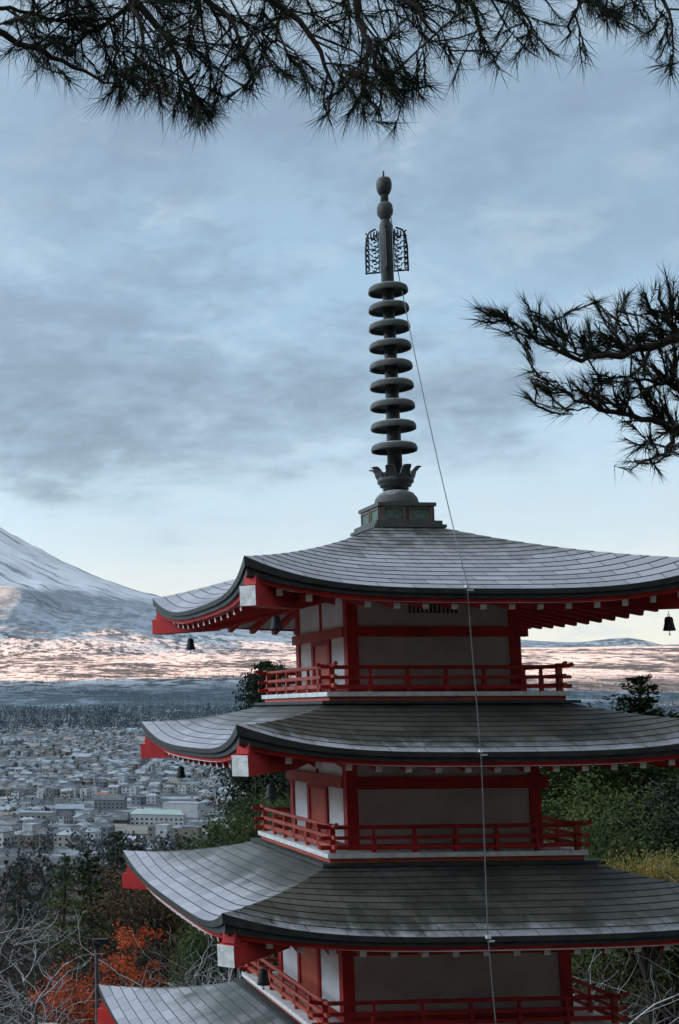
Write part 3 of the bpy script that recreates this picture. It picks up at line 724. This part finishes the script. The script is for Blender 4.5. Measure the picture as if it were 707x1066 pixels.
for i, (px, yt, d, lb, m, hh, rr) in enumerate([
    (588, 744, 58, 'rounded green tree just right of the second storey column', M_green, 10, 3.0), (640, 738, 66, 'broad green tree under the middle of the second eave on the right', M_conifer, 10, 3.4),
    (690, 742, 60, 'green tree below the right end of the second eave', M_green, 10, 3.0), (620, 790, 52, 'low green tree behind the second storey railing', M_green, 10, 2.7),
    (676, 826, 48, 'dark green tree above the yellow bush', M_conifer, 10, 2.7), (560, 770, 62, 'green tree partly hidden by the second storey wall', M_conifer2, 10, 3.0), (722, 800, 50, 'dark tree at the right edge of the photo', M_conifer2, 10, 2.8)]):
    if m.name not in gproto: gproto[m.name] = make_round(30+i, 10, 2.7, 170, 240, .095, m, .45); t = gproto[m.name]
    else: t = copy_tree(gproto[m.name])
    put(t, px, yt, d, 10, lb, 'tree', 'green trees right of the pagoda', sx=rr/2.7*.95)
put(make_round(40, 9, 2.1, 90, 170, .075, M_yellow, .80, 'yellow_tree'), 660, 888, 43, 9, 'yellow leaved tree beyond the third roof on the right', 'tree', sx=.66)
put(make_bare(41, 9, 4, .6, name='bare_tree', r0=.009), 636, 915, 38, 8, 'bare tree with snowy branches under the third eave', 'tree', sx=1.2)
put(make_bare(42, 9, 5, .7, name='bare_tree', r0=.011), 728, 925, 35, 8, 'bare snow dusted tree reaching in at the lower right corner', 'tree', sx=1.4)
put(make_bare(44, 9, 5, .65, name='bare_tree', r0=.009), 668, 930, 41, 8, 'fine twigged bare tree below the yellow one', 'tree', sx=1.3)
put(make_round(45, 8, 3.0, 60, 120, .08, M_brownleaf, .35, 'brown_bush'), 665, 968, 46, 8, 'brown bush at the lower right behind the snowy branches', 'bush', sx=1.1)
put(make_round(46, 8, 3.0, 60, 120, .08, M_brownleaf, .35, 'brown_bush'), 612, 975, 50, 8, 'brown bush beside the third storey right corner', 'bush', sx=1.1)
put(make_bare(43, 9, 4, .75, name='bare_tree', barkm=M_twig, r0=.01), 615, 950, 44, 8, 'dark bare tree behind the third storey corner', 'tree', sx=1.3)
mb = MB(); pts, zz = [], []
lt = DL(50, lat_of(704, 50)); lt.z = ground_z(50, lat_of(704, 50))
e = empty('leafless_trunk', lt); mb.tube([(0, 0, -.3), (.1, 0, 4), (.02, .1, 8), (.12, 0, 11.6)], [.2, .17, .13, .06], 8); mb.tube([(.05, .05, 6), (.8, .2, 8), (1.3, .3, 9.6)], [.08, .05, .02], 6); mb.build('trunk', M_bark, e, True)
tag(e, 'dark bare trunk at the right edge beside the yellow tree', 'tree')

# ---- the slope on the left
SL1 = [(118, 866, 74, 'dark conifer standing highest in the brush at lower left'), (92, 884, 70, 'conifer just left of the highest one in the brush'), (142, 880, 66, 'conifer above the left end of the third roof'),
       (58, 888, 84, 'dark conifer among the bare trees at far left'), (20, 905, 80, 'conifer close to the left edge above the bare branches'), (188, 872, 70, 'conifer rising behind the third roof, left of the cedar'),
       (215, 858, 64, 'small conifer at the foot of the dark cedar')]
c0 = [make_conifer(51, 10, 2.5, 90, 260, .15, .15, .12, M_conifer2), make_conifer(52, 10, 2.2, 80, 220, .15, .2, .1, M_conifer)]
for i, (px, yt, d, lb) in enumerate(SL1):
    t = c0[i] if i < 2 else copy_tree(c0[i % 2]); put(t, px, yt, d, 10, lb, 'conifer', 'conifers on the slope at the lower left')
b_ = [make_bare(61, 9, 5, .62, r0=.021), make_bare(62, 9, 5, .7, barkm=M_twig), make_bare(63, 9, 5, .6, r0=.02)]
for i, (px, yt, d, lb) in enumerate([(30, 905, 44, 'pale bare tree spreading snowy branches across the lower left'), (75, 900, 62, 'dark leafless tree behind the pale bare one'), (180, 925, 38, 'white barked bare tree beneath the third roof'),
        (-8, 955, 36, 'bare snowy tree in the bottom left corner'), (130, 925, 56, 'dark bare tree behind the orange maple'), (215, 945, 40, 'bare tree just left of the near corner of the third roof'), (98, 926, 52, 'pale bare tree between the maple and the conifers'),
        (-14, 925, 48, 'bare tree cut by the left edge of the photo'), (15, 1005, 37, 'low bare tree in front of the sparser maple')]):
    t = b_[i % 3] if i < 3 else copy_tree(b_[i % 3]); put(t, px, yt, d, 8.2, lb, 'bare tree', 'bare trees at the lower left', sx=1.25)
put(make_round(71, 9, 1.75, 46, 72, .085, M_maple, .42, 'maple_tree'), 110, 936, 38.6, 9, 'orange red maple glowing above the lowest roof', 'maple', rz=.4)
put(make_round(72, 8, 1.25, 34, 70, .08, M_maple, .5, 'maple_tree'), 58, 978, 38.2, 8, 'sparser red maple left of the street lamp', 'maple', rz=1.0)
put(make_round(73, 8, .8, 16, 60, .08, M_maple, .6, 'maple_tree'), 150, 940, 42, 8, 'small red maple top right of the street lamp', 'maple', rz=2.0)
# street lamp
lp = DL(36.5, lat_of(98, 36.5)); lp.z = ground_z(36.5, lat_of(98, 36.5)); ztop = P(98, 982, 36.5).z-lp.z
e = empty('street_lamp', lp); tag(e, 'dark street lamp post with a flat head beside the maple', 'lamp')
mb = MB(); mb.lathe([(.09, -.2), (.085, .4), (.06, .45), (.05, ztop)], 10); mb.build('lamp_post', M_wire_dark, e, True)
mb = MB(); mb.box(-.10, .30, -.10, .10, ztop-.02, ztop+.12); mb.box(-.07, .07, -.07, .07, ztop-.12, ztop-.021); mb.build('lamp_head', M_wire_dark, e)

# ---- brush on the slope (uncountable)
def brush():
    mb = MB(); r = random.Random(5)
    for i in range(2600):
        d = 38+(r.random()**1.6)*230; x = r.uniform(-60, 760); lat = lat_of(x, d); z = ground_z(d, lat); h = r.uniform(1.2, 3.6)*(1+d/260)
        if d < 48 and 300 < x < 560: continue
        mi = 0 if r.random() < .6 else 1
        for k in range(70 if d < 110 else 26):
            c = DL(d, lat, z)+Vector((r.gauss(0, .9), r.gauss(0, .9), h*(r.random()**.8)))
            if r.random() < .55:
                dv = Vector((r.gauss(0, .6), r.gauss(0, .6), 1)).normalized()*r.uniform(.5, 1.5); w = dv.orthogonal().normalized()*(.006+.00018*d); mb.add((c-w, c+w, c+dv), ((0, 1, 2),), mi)
            else: leafq(mb, c, r.uniform(.08, .24)*(1+d/150), r, .6, mi=2)
    o = mb.build('brush', [M_twig, M_barebark, M_brush]); tag(o, 'dark leafless winter brush covering the slope', 'brush', kind='stuff')
brush()
def far_trees(name, n, d0, d1, x0, x1, h0, h1, mats, label, seed, clump=None, faces=26):
    mb = MB(); r = random.Random(seed); k = 0
    while k < n:
        d = math.sqrt(r.uniform(d0*d0, d1*d1)); x = r.uniform(x0, x1); lat = lat_of(x, d)
        if clump and nz2(d, lat, clump[0], 3) < clump[1]: 
            if r.random() < .9: continue
        k += 1
        z = ground_z(d, lat); h = r.uniform(h0, h1); w = h*r.uniform(.22, .42); c = DL(d, lat, z); mi = r.randrange(len(mats))
        con = r.random() < .6
        for q in range(faces):
            t = r.random(); a = r.uniform(0, 6.28); rr = w*((1-t)**.8 if con else math.sqrt(max(0, 1-(2*t-1)**2)))*r.uniform(.5, 1)
            leafq(mb, c+Vector((math.cos(a)*rr, math.sin(a)*rr, h*(.08+.9*t))), h*r.uniform(.14, .26), r, .7, mi=mi)
    tag(mb.build(name, mats), label, 'woodland', kind='stuff')
M_farwood = mat('far_woodland', (.030, .042, .045), .95, .4, .01, spec=.05, col2=(.05, .062, .066), snow=(.5, 1.3, .08))
M_farwood2 = mat('bare_woodland', (.075, .066, .058), .95, .4, .01, spec=.05, col2=(.05, .048, .045), snow=(.5, 1.3, .10))
far_trees('woodland', 1500, 190, 700, -40, 740, 6, 11, [M_farwood, M_farwood2], 'mixed dark woodland between the hill and the town', 3, (60, -.1))
far_trees('forest', 8000, 2650, 4000, -60, 780, 12, 20, [M_farwood, M_farwood], 'dark forest band beyond the far edge of the town', 4, None, 10)
far_trees('upland_woods', 2600, 4300, 6200, -60, 780, 12, 18, [M_farwood, M_farwood2], 'scattered woods on the blue plain below the mountain', 6, (420, .08), 8)

# ------------------------------------------------------------------ town
M_roofs = [mat('snowy_roof', (.31, .34, .37), .8, .4, .2, col2=(.16, .18, .21)), mat('grey_tile_roof', (.09, .10, .115), .7, .4, .2, col2=(.24, .27, .30)), mat('dark_roof', (.07, .08, .09), .7, .4, .2, col2=(.14, .15, .16)),
           mat('blue_grey_roof', (.20, .25, .30), .6, .3, .2, col2=(.27, .31, .35)), mat('brown_roof', (.15, .11, .09), .7, .3, .2, col2=(.30, .29, .28))]
M_walls = [mat('cream_wall', (.30, .285, .26), .85, .2, .3), mat('white_wall', (.42, .42, .42), .85, .2, .3), mat('grey_wall', (.17, .18, .19), .85, .2, .3), mat('tan_wall', (.20, .17, .14), .85, .2, .3)]
M_win = mat('window_glass', (.03, .035, .045), .2, .3, 1, spec=.6)
M_greenroof = mat('pale_green_roof', (.27, .35, .32), .7, .3, .1, col2=(.36, .42, .40)); M_orangeroof = mat('orange_roof', (.36, .14, .06), .8, .4, .3)
def house_shape(w, l, h, kind, wm, rm, gm, ov=.55, windows=True):
    """walls, roof and window meshes of one house, base at z=0"""
    wm.box(-w/2, w/2, -l/2, l/2, -1.5, h)
    rh = w*.24; a, b = w/2+ov, l/2+ov; z = h+.003
    if kind == 'flat': rm.box(-a+.3, a-.3, -b+.3, b-.3, z, z+.45)
    else:
        k = l*.5-w*.28 if kind == 'hip' else b; k = max(k, .4)
        v = [(-a, -b, z), (a, -b, z), (a, b, z), (-a, b, z), (0, -k, z+rh), (0, k, z+rh)]
        rm.add(v, [(0, 1, 4), (1, 2, 5, 4), (2, 3, 5), (3, 0, 4, 5), (3, 2, 1, 0)])
    if windows and gm is not None:
        fl = max(1, int(h//2.7))
        for f_ in range(fl):
            z0 = f_*2.75+.9
            for sgn in (-1, 1):
                n = max(2, int(l//3.2))
                for j in range(n):
                    y = -l/2+(j+.5)*l/n; x = sgn*(w/2+.03); gm.quad((x, y-.75*1, z0), (x, y+.75, z0), (x, y+.75, z0+1.25), (x, y-.75, z0+1.25))
                n = max(1, int(w//3.4))
                for j in range(n):
                    x = -w/2+(j+.5)*w/n; y = sgn*(l/2+.03); gm.quad((x-.75, y, z0), (x+.75, y, z0), (x+.75, y, z0+1.25), (x-.75, y, z0+1.25))
def house_proto(w, l, h, kind, wmat, rmat, name='house', per_window=False, glass=True):
    e = empty(name); wm, rm, gm = MB(), MB(), MB(); house_shape(w, l, h, kind, wm, rm, gm if glass else None)
    if not per_window: wm.add(gm.v, gm.f, 1)
    wm.build('wall', [wmat, M_win], e); rm.build('roof', rmat, e)
    if per_window:
        for f in gm.f:
            q = MB(); q.add([gm.v[i] for i in f], [(0, 1, 2, 3)]); q.build('window', M_win, e)
    return e
RKN = ['snow covered', 'grey tiled', 'dark', 'blue grey', 'brown']
KN = {'hip': 'hipped', 'gable': 'gabled', 'flat': 'flat'}
protos = []
for i in range(12):
    kd = ('hip', 'gable', 'gable', 'flat', 'hip', 'gable')[i % 6]; ri = (0, 0, 1, 0, 3, 2, 1, 4, 0, 1, 0, 2)[i]; wi = (1, 0, 2, 1, 0, 1, 3, 0, 2, 1, 0, 1)[i]
    protos.append((rnd.uniform(6.5, 9), rnd.uniform(8, 12), rnd.choice((5.6, 5.8, 6.0, 3.4, 6.2)) if kd != 'flat' else 7.5, kd, ri, wi))
TA = AZ+R(14)                                                          # street direction
LAND = [(188, 838, 36), (163, 850, 40), (38, 852, 26), (135, 866, 40), (106, 828, 8), (114, 838, 14), (140, 878, 14)]
cand = []
r = random.Random(21); d = 690.0
while d < 2800:
    step = 17+d*.0028; x0, x1 = lat_of(-60, d), lat_of(420 if d < 2600 else 780, d); lat = x0+r.uniform(0, 8)
    while lat < x1:
        dd = d+r.uniform(-3.5, 3.5)
        if nz2(dd, lat, 190, 3) > -.33 and r.random() < .93:
            y = HZ-ground_z(dd, lat)/dd*F_PX; px = PX0+F_PX*((CAM+FH*dd+RH*lat-CAM).dot(RT)/(FH*dd+RH*lat).dot(_fw))
            if not any(abs(px-a) < w*.62 and abs(y-b) < 6+w*.17 for a, b, w in LAND): cand.append((dd, lat, px, y))
        lat += (12.5+d*.0016)*r.choice((1, 1, 1, 1.15, 1.6))
    d += step*.93
cand.sort(key=lambda c: c[0])
first = {}; made = 0; sm = [MB() for _ in range(1)]; smats = M_walls+M_roofs+[M_win]
def in_view(px, y): return -6 < px < 235 and y < 893 and not (px > 185 and y > 868-(px-185)*.9) and not (px > 120 and y > 884) 
for dd, lat, px, y in cand:
    pi = r.randrange(12); w, l, h, kd, ri, wi = protos[pi]; rz = -TA+r.choice((0, 0, math.pi/2))+r.gauss(0, .06)
    loc = DL(dd, lat, ground_z(dd, lat))
    if made < 292 and in_view(px, y):
        if pi in first: t = copy_tree(first[pi])
        else: t = first[pi] = house_proto(w, l, h, kd, M_walls[wi], M_roofs[ri])
        t.location = loc; t.rotation_euler = (0, 0, rz); t.scale = (1, 1, r.uniform(.92, 1.12)); made += 1
        wn = ('cream', 'white', 'grey', 'tan')[wi]
        band = 'nearest rows of the town' if y > 868 else 'middle of the near town' if y > 852 else 'rows behind the sports field'
        tag(t, f'{wn} house with a {RKN[ri]} {KN[kd]} roof in the {band}', 'house', f'{wn} houses with {RKN[ri]} {KN[kd]} roofs in the {band}')
    else:
        m = sm[0]; a, b, c_ = MB(), MB(), MB(); sc = r.uniform(.7, 1.25) if r.random() < .95 else r.uniform(1.6, 2.6); far = dd > 1500
        house_shape(w*sc, l*sc, h, kd, a, b, c_, .5, dd < 1700)
        cs, sn = math.cos(rz), math.sin(rz)
        for q, mi in ((a, r.randrange(4)), (b, 4+r.choice((0, 0, 0, 1, 1, 2, 3, 4))), (c_, 9)):
            m.add([(loc.x+x*cs-y_*sn, loc.y+x*sn+y_*cs, loc.z+z) for x, y_, z in q.v], q.f, mi)
tag(sm[0].build('distant_houses', smats), 'hundreds of small snow dusted houses filling the far town', 'houses', kind='stuff')
def landmark(name, px, ybase, w, l, h, kind, wmat, rmat, label, rz=0, cat='building', glass=True):
    d = next(d for d in range(650, 3400, 4) if HZ-ground_z(d, lat_of(px, d))/d*F_PX < ybase)
    e = house_proto(w, l, h, kind, wmat, rmat, name, True, glass); e.location = DL(d, lat_of(px, d), ground_z(d, lat_of(px, d))); e.rotation_euler = (0, 0, -AZ+rz); tag(e, label, cat); return d
HP = math.pi/2
landmark('school_building', 163, 858, 12, 36, 7.5, 'hip', M_walls[1], M_greenroof, 'long white school with a pale green roof behind the sports field', HP-.05)
landmark('sports_hall', 190, 848, 19, 27, 9.5, 'flat', M_walls[1], M_roofs[0], 'big plain white hall above the school', HP-.2, glass=False)
landmark('apartment_block', 38, 862, 11, 22, 9.5, 'flat', M_walls[0], M_roofs[3], 'three storey apartment block at the left of the town', HP+.1)
landmark('shop_building', 106, 832, 7, 9, 4, 'gable', M_walls[1], M_orangeroof, 'small shop with a bright orange roof in the town', HP)
landmark('warehouse', 114, 842, 16, 24, 7.5, 'gable', M_walls[2], M_roofs[2], 'dark roofed grey warehouse below the orange roof', HP)
landmark('warehouse', 72, 852, 13, 20, 7, 'gable', M_walls[2], M_roofs[3], 'blue grey roofed warehouse left of the school', HP+.2)
# sports field, snowy car park, fence
def sheet(name, quad, m, label, dz=.5):
    mb = MB(); N = 10
    (x0, x1), (d0, d1) = quad
    for i in range(N+1):
        d = d0+(d1-d0)*i/N
        for j in range(N+1):
            l0, l1 = lat_of(x0, d), lat_of(x1, d); lat = l0+(l1-l0)*j/N; mb.v.append(tuple(DL(d, lat, ground_z(d, lat)+dz)))
    for i in range(N):
        for j in range(N): a = i*(N+1)+j; mb.f.append((a, a+1, a+N+2, a+N+1)); mb.mi.append(0)
    tag(mb.build(name, m), label, name.replace('_', ' '), kind='structure')
sheet('sports_field', ((88, 166), (815, 912)), mat('field_earth', (.15, .14, .115), .95, .2, .05, col2=(.20, .19, .17)), 'bare earth sports field')
sheet('car_park', ((118, 146), (715, 800)), mat('snowy_asphalt', (.40, .43, .47), .9, .2, .05), 'snow covered car park')
mb = MB(); dF = 918
for j in range(24):
    xa = 92+j*3.3; A = DL(dF, lat_of(xa, dF)); B = DL(dF, lat_of(xa+3.3, dF)); za = ground_z(dF, lat_of(xa, dF)); mb.box(min(A.x, B.x), max(A.x, B.x), min(A.y, B.y)-.1, max(A.y, B.y)+.1, za-1, za+2.6)
tag(mb.build('fence', mat('dark_fence', (.07, .06, .055), .9, .3, .2)), 'long dark fence along the far side of the sports field', 'fence')
# trees standing in the town
tp = [make_conifer(81, 9, 2.4, 26, 26, .8, .1, .1, M_farwood, name='town_tree'), make_round(82, 8, 3.2, 26, 16, .9, M_farwood2, .15, 'town_tree')]
TT = [(39, 752, 0), (3, 765, 0), (79, 836, 0), (106, 796, 0), (70, 782, 1), (6, 842, 0), (22, 800, 1), (128, 806, 1), (150, 824, 0), (58, 800, 1), (64, 784, 1), (76, 786, 1), (93, 842, 1), (12, 838, 1), (48, 838, 1), (140, 796, 1), (178, 815, 0), (28, 776, 1), (118, 770, 1), (168, 790, 1), (86, 812, 1), (196, 806, 1), (10, 815, 0), (133, 846, 0), (60, 858, 0), (205, 830, 1), (90, 766, 1), (52, 768, 0)]
for i, (px, yt, k) in enumerate(TT):
    d = next(d for d in range(650, 3400, 6) if HZ-ground_z(d, lat_of(px, d))/d*F_PX < yt+ (13 if yt > 830 else 9 if yt > 790 else 7))
    t = tp[k]; t = t if not t.get('used') else copy_tree(t); t['used'] = 1
    lat = lat_of(px, d); zb = ground_z(d, lat); s = (P(px, yt, d).z-zb)/(9 if k == 0 else 8); t.location = DL(d, lat, zb); t.scale = (s, s, s); t.rotation_euler = (0, 0, i)
    tag(t, ('dark pointed conifer standing among the town houses', 'rounded leafless tree clump among the town houses')[k], 'tree', ('dark conifers among the town houses', 'leafless trees among the town houses')[k])
for t in tp: 
    if 'used' in t: del t['used']
far_trees('town_trees', 2300, 720, 3200, -60, 420, 5, 12, [M_farwood, M_farwood2], 'small dark trees and hedges between the houses', 9, (260, .08), 12)

# ------------------------------------------------------------------ pine boughs in the foreground
def needle_tuft(mb, p, d, n, L, r, w=.0032, spread=.75):
    d = d.normalized()
    mi = 1 if r.random() < .1 else 0
    for i in range(n):
        s = r.random()*.09; base = p-d*s
        v = (d*r.uniform(.55, 1.1)+Vector((r.gauss(0, 1), r.gauss(0, 1), r.gauss(0, 1)))*spread*.5+Vector((0, 0, -.10))).normalized()
        l = L*r.uniform(.65, 1.1); a = v.orthogonal().normalized()*w*.5; b = v.cross(a)
        e = base+v*l+Vector((0, 0, -.006))
        mb.add((base+a, base-a*.5+b*.87, base-a*.5-b*.87, e), ((0, 1, 3), (1, 2, 3), (2, 0, 3)), mi)
def bough(name, label, limbs, trunk, depth_j, twig_gap, twig_len, accept, L, seed, n_need, sub, up_bias, wn, twr, spread=.75, rs=1.0, thin=False):
    """limbs: lists of (px, py, distance, radius); the trunk stands outside the frame and the limbs start on it"""
    r = random.Random(seed); e = empty(name, (trunk[0][0], trunk[0][1], trunk[0][2])); O = Vector(trunk[0][:3])
    tag(e, label, 'pine'); nd = MB()
    mb = MB(); mb.tube([Vector(t[:3])-O for t in trunk], [t[3] for t in trunk], 10); mb.build('trunk', M_bark, e, True)
    for lm in limbs:
        mb = MB(); pts = [P(x, y, d)-O if not isinstance(x, Vector) else x-O for x, y, d, rr in lm]; rad = [q[3]*rs for q in lm]
        # smooth the limb
        sp_, sr = [], []
        for i in range(len(pts)-1):
            p0, p1, p2, p3 = pts[max(0, i-1)], pts[i], pts[i+1], pts[min(len(pts)-1, i+2)]
            for k in range(5):
                t = k/5; sp_.append(.5*((2*p1)+(p2-p0)*t+(2*p0-5*p1+4*p2-p3)*t*t+(3*p1-p0-3*p2+p3)*t**3)); sr.append(rad[i]+(rad[i+1]-rad[i])*t)
        sp_.append(pts[-1]); sr.append(rad[-1])
        sp_ = [p+Vector((r.gauss(0, 1), r.gauss(0, 1), r.gauss(0, 1)))*.006 for p in sp_]
        mb.tube(sp_, sr, 7)
        def shoot(p, d, ln, k):
            d = d.normalized(); q1 = p+d*ln*.5+Vector((r.gauss(0, .01), r.gauss(0, .01), r.gauss(0, .01))); d2 = (d+Vector((r.gauss(0, .2), r.gauss(0, .2), r.gauss(up_bias, .2)))).normalized(); q2 = q1+d2*ln*.5
            v = q2+O-CAM; zc_ = v.dot(_fw); x = PX0+F_PX*v.dot(RT)/zc_; y = PY0-F_PX*v.dot(UP)/zc_
            if not accept(x, y) or (thin and x > 440 and r.random() < .12): return
            mb.tube([p, q1, q2], [twr*(1+.5*k), twr, twr*.7], 5, cap=False)
            needle_tuft(nd, q2, d2, n_need, L, r, wn, spread); needle_tuft(nd, q1, d, n_need//3, L*.9, r, wn, spread*1.2)
            if k > 0:
                for j in range(r.randint(*sub)):
                    b = p.lerp(q2, r.uniform(.35, 1)); dd = (d+Vector((r.gauss(0, .6), r.gauss(0, .6), r.gauss(up_bias, .5)))).normalized(); shoot(b, dd, ln*r.uniform(.45, .8), k-1)
        acc = 0
        for i in range(1, len(sp_)):
            seg = sp_[i]-sp_[i-1]; acc += seg.length
            while acc > twig_gap:
                acc -= twig_gap; t = sp_[i-1].lerp(sp_[i], r.random()); dv = seg.normalized()
                v = Vector((r.gauss(0, 1), r.gauss(0, 1), r.gauss(0, 1))); v = (v-dv*v.dot(dv)).normalized()
                shoot(t, dv*r.uniform(.35, .9)+v*r.uniform(.5, .9)+Vector((0, 0, up_bias)), twig_len*r.uniform(.6, 1.3), 1)
        needle_tuft(nd, sp_[-1], sp_[-1]-sp_[-2], n_need, L, r, wn)
        mb.build('branch', M_bark, e, True)
    o = nd.build('needles', [M_needle, M_needleb], e); return len(nd.f)
LOW = [(-40, 66), (15, 72), (40, 86), (60, 84), (100, 106), (130, 108), (150, 98), (175, 122), (205, 142), (232, 116), (262, 92), (300, 92), (335, 136), (365, 122), (405, 142), (425, 114), (455, 100), (474, 86), (492, 58), (520, 70), (545, 58), (580, 66), (600, 76), (625, 40), (650, 32), (672, 46), (690, 84), (760, 90)]
def lowy(x):
    if x <= LOW[0][0]: return LOW[0][1]
    for (a, p), (b, q) in zip(LOW, LOW[1:]):
        if x <= b: return p+(q-p)*(x-a)/(b-a)
    return LOW[-1][1]
tl = DL(3.2, -2.6); tl.z = ground_z(3.2, -2.6)
TRK = [(tl.x, tl.y, tl.z-.3, .26), (tl.x+.1, tl.y, 1.0, .22), (tl.x-.05, tl.y+.1, 3.4, .18), (tl.x+.1, tl.y, 6.5, .10)]
Q = lambda z: Vector((tl.x, tl.y+.05, z))
top_limbs = [
    [(Q(2.6), 0, 0, .06), (-140, -20, 3.6, .045), (-40, 20, 3.8, .03), (30, 46, 3.9, .02), (90, 74, 4.0, .012), (125, 92, 4.0, .006)],
    [(Q(2.9), 0, 0, .07), (-120, -120, 3.8, .06), (40, -60, 4.1, .045), (140, 0, 4.2, .03), (185, 60, 4.2, .018), (205, 120, 4.2, .007)],
    [(140, 0, 4.2, .02), (150, 50, 4.1, .012), (168, 104, 4.1, .006)],
    [(40, -60, 4.1, .04), (180, -30, 4.3, .034), (300, 12, 4.3, .024), (345, 80, 4.3, .012), (338, 124, 4.3, .006)],
    [(140, 0, 4.2, .022), (100, 30, 4.3, .016), (70, 58, 4.3, .008)],
    [(180, -30, 4.3, .03), (240, 25, 4.2, .016), (250, 60, 4.15, .007)],
    [(Q(3.3), 0, 0, .08), (60, -190, 4.4, .07), (240, -110, 4.6, .06), (350, -40, 4.6, .04), (372, 10, 4.6, .03), (385, 50, 4.55, .02), (410, 88, 4.5, .012), (455, 90, 4.5, .005)],
    [(385, 50, 4.55, .018), (380, 95, 4.5, .010), (404, 130, 4.5, .005)],
    [(240, -110, 4.6, .05), (420, -60, 4.8, .036), (480, -10, 4.8, .024), (500, 30, 4.8, .012), (500, 50, 4.8, .005)],
    [(420, -60, 4.8, .04), (560, -50, 5.0, .03), (600, -5, 5.0, .02), (590, 42, 5.0, .008)],
    [(560, -50, 5.0, .028), (660, -30, 5.1, .02), (700, 20, 5.1, .012), (688, 56, 5.1, .007), (684, 68, 5.1, .004)],
    [(480, -10, 4.8, .016), (545, 15, 4.8, .01), (560, 45, 4.8, .005)],
    [(300, 12, 4.3, .016), (280, 45, 4.2, .009), (262, 66, 4.2, .004)], [(350, -40, 4.6, .02), (430, 10, 4.5, .014), (465, 50, 4.5, .007)],
    [(-40, 20, 3.8, .02), (10, 10, 3.9, .014), (60, 22, 4.0, .009), (110, 25, 4.0, .005)], [(600, -5, 5.0, .012), (640, 15, 5.0, .006)]]
nf = bough('pine_tree', 'pine whose long needled boughs hang across the top of the photo', top_limbs, TRK, .2, .054, .26, lambda x, y: y < lowy(x)+2,   .108, 91, 23, (2, 4), -.14, .0029, .0028, .85, .45, True)
tr = DL(6.5, 3.6); tr.z = ground_z(6.5, 3.6)
TRK2 = [(tr.x, tr.y, tr.z-.4, .22), (tr.x+.08, tr.y, -1, .19), (tr.x, tr.y+.1, 1.6, .16), (tr.x+.1, tr.y, 4.5, .08)]
Q2 = lambda z: Vector((tr.x, tr.y+.03, z))
UPB = [(480, 310), (500, 316), (530, 318), (545, 298), (560, 318), (600, 318), (640, 300), (660, 310), (690, 284), (760, 280)]
def right_ok(x, y):
    for (a, p), (b, q) in zip(UPB, UPB[1:]):
        if a <= x <= b and y < p+(q-p)*(x-a)/(b-a): return False
    if 555 < x < 655 and 372 < y < 388: return False
    lo = 372 if x < 545 else 425 if x < 600 else 440 if x < 650 else 498
    if x < 575 and y > 345+(x-500)*.5 and y < 384: return False
    return x > 492 and y < lo
right_limbs = [
    [(Q2(1.55), 0, 0, .06), (760, 335, 6.0, .045), (707, 352, 5.8, .036), (655, 366, 5.7, .028), (605, 372, 5.6, .018), (565, 356, 5.6, .012), (532, 336, 5.6, .008), (503, 320, 5.6, .004)],
    [(Q2(1.1), 0, 0, .06), (770, 440, 6.0, .045), (707, 446, 5.9, .03), (660, 432, 5.8, .02), (615, 422, 5.7, .013), (580, 404, 5.7, .008), (550, 386, 5.7, .004)],
    [(707, 446, 5.9, .026), (690, 470, 5.8, .014), (668, 480, 5.8, .008), (655, 488, 5.8, .004)],
    [(655, 366, 5.7, .016), (640, 340, 5.7, .009), (645, 318, 5.7, .004)], [(707, 352, 5.8, .02), (690, 320, 5.8, .012), (684, 298, 5.8, .006)], [(605, 372, 5.6, .010), (585, 348, 5.6, .007), (575, 330, 5.6, .004)],
    [(660, 432, 5.8, .012), (640, 410, 5.8, .007), (622, 394, 5.8, .004)], [(615, 422, 5.7, .008), (592, 428, 5.7, .005), (578, 432, 5.7, .003)], [(707, 400, 5.9, .02), (675, 396, 5.8, .012), (645, 392, 5.8, .006), (620, 398, 5.8, .004)], [(740, 420, 5.9, .02), (707, 405, 5.85, .014), (690, 385, 5.8, .006)]]
nf2 = bough('pine_tree', 'pine reaching two needled boughs in from the right edge', right_limbs, TRK2, .2, .034, .16, right_ok, .088, 92, 21, (1, 3), .32, .0033, .0034, .40, .55)
print('needle faces', nf, nf2, 'houses', made, len(cand))

# ------------------------------------------------------------------ air

def air(density):
    mb = MB(); mb.box(-8600, 9400, -6200, 21600, -130, 3900)
    m = bpy.data.materials.new('morning_haze'); m.use_nodes = True; nt = m.node_tree; nt.nodes.clear(); g = G(nt)
    v = g.n('ShaderNodeVolumePrincipled', {'Color': (.34, .60, .95), 'Density': density, 'Anisotropy': .2}); o = g.n('ShaderNodeOutputMaterial'); nt.links.new(v.outputs[0], o.inputs['Volume'])
    h = mb.build('haze', m); h.rotation_euler = (0, 0, -AZ); h.location = (CAM.x, CAM.y, 0); tag(h, 'thin blue morning haze over the valley', 'haze', kind='stuff')
air(0.6e-5)
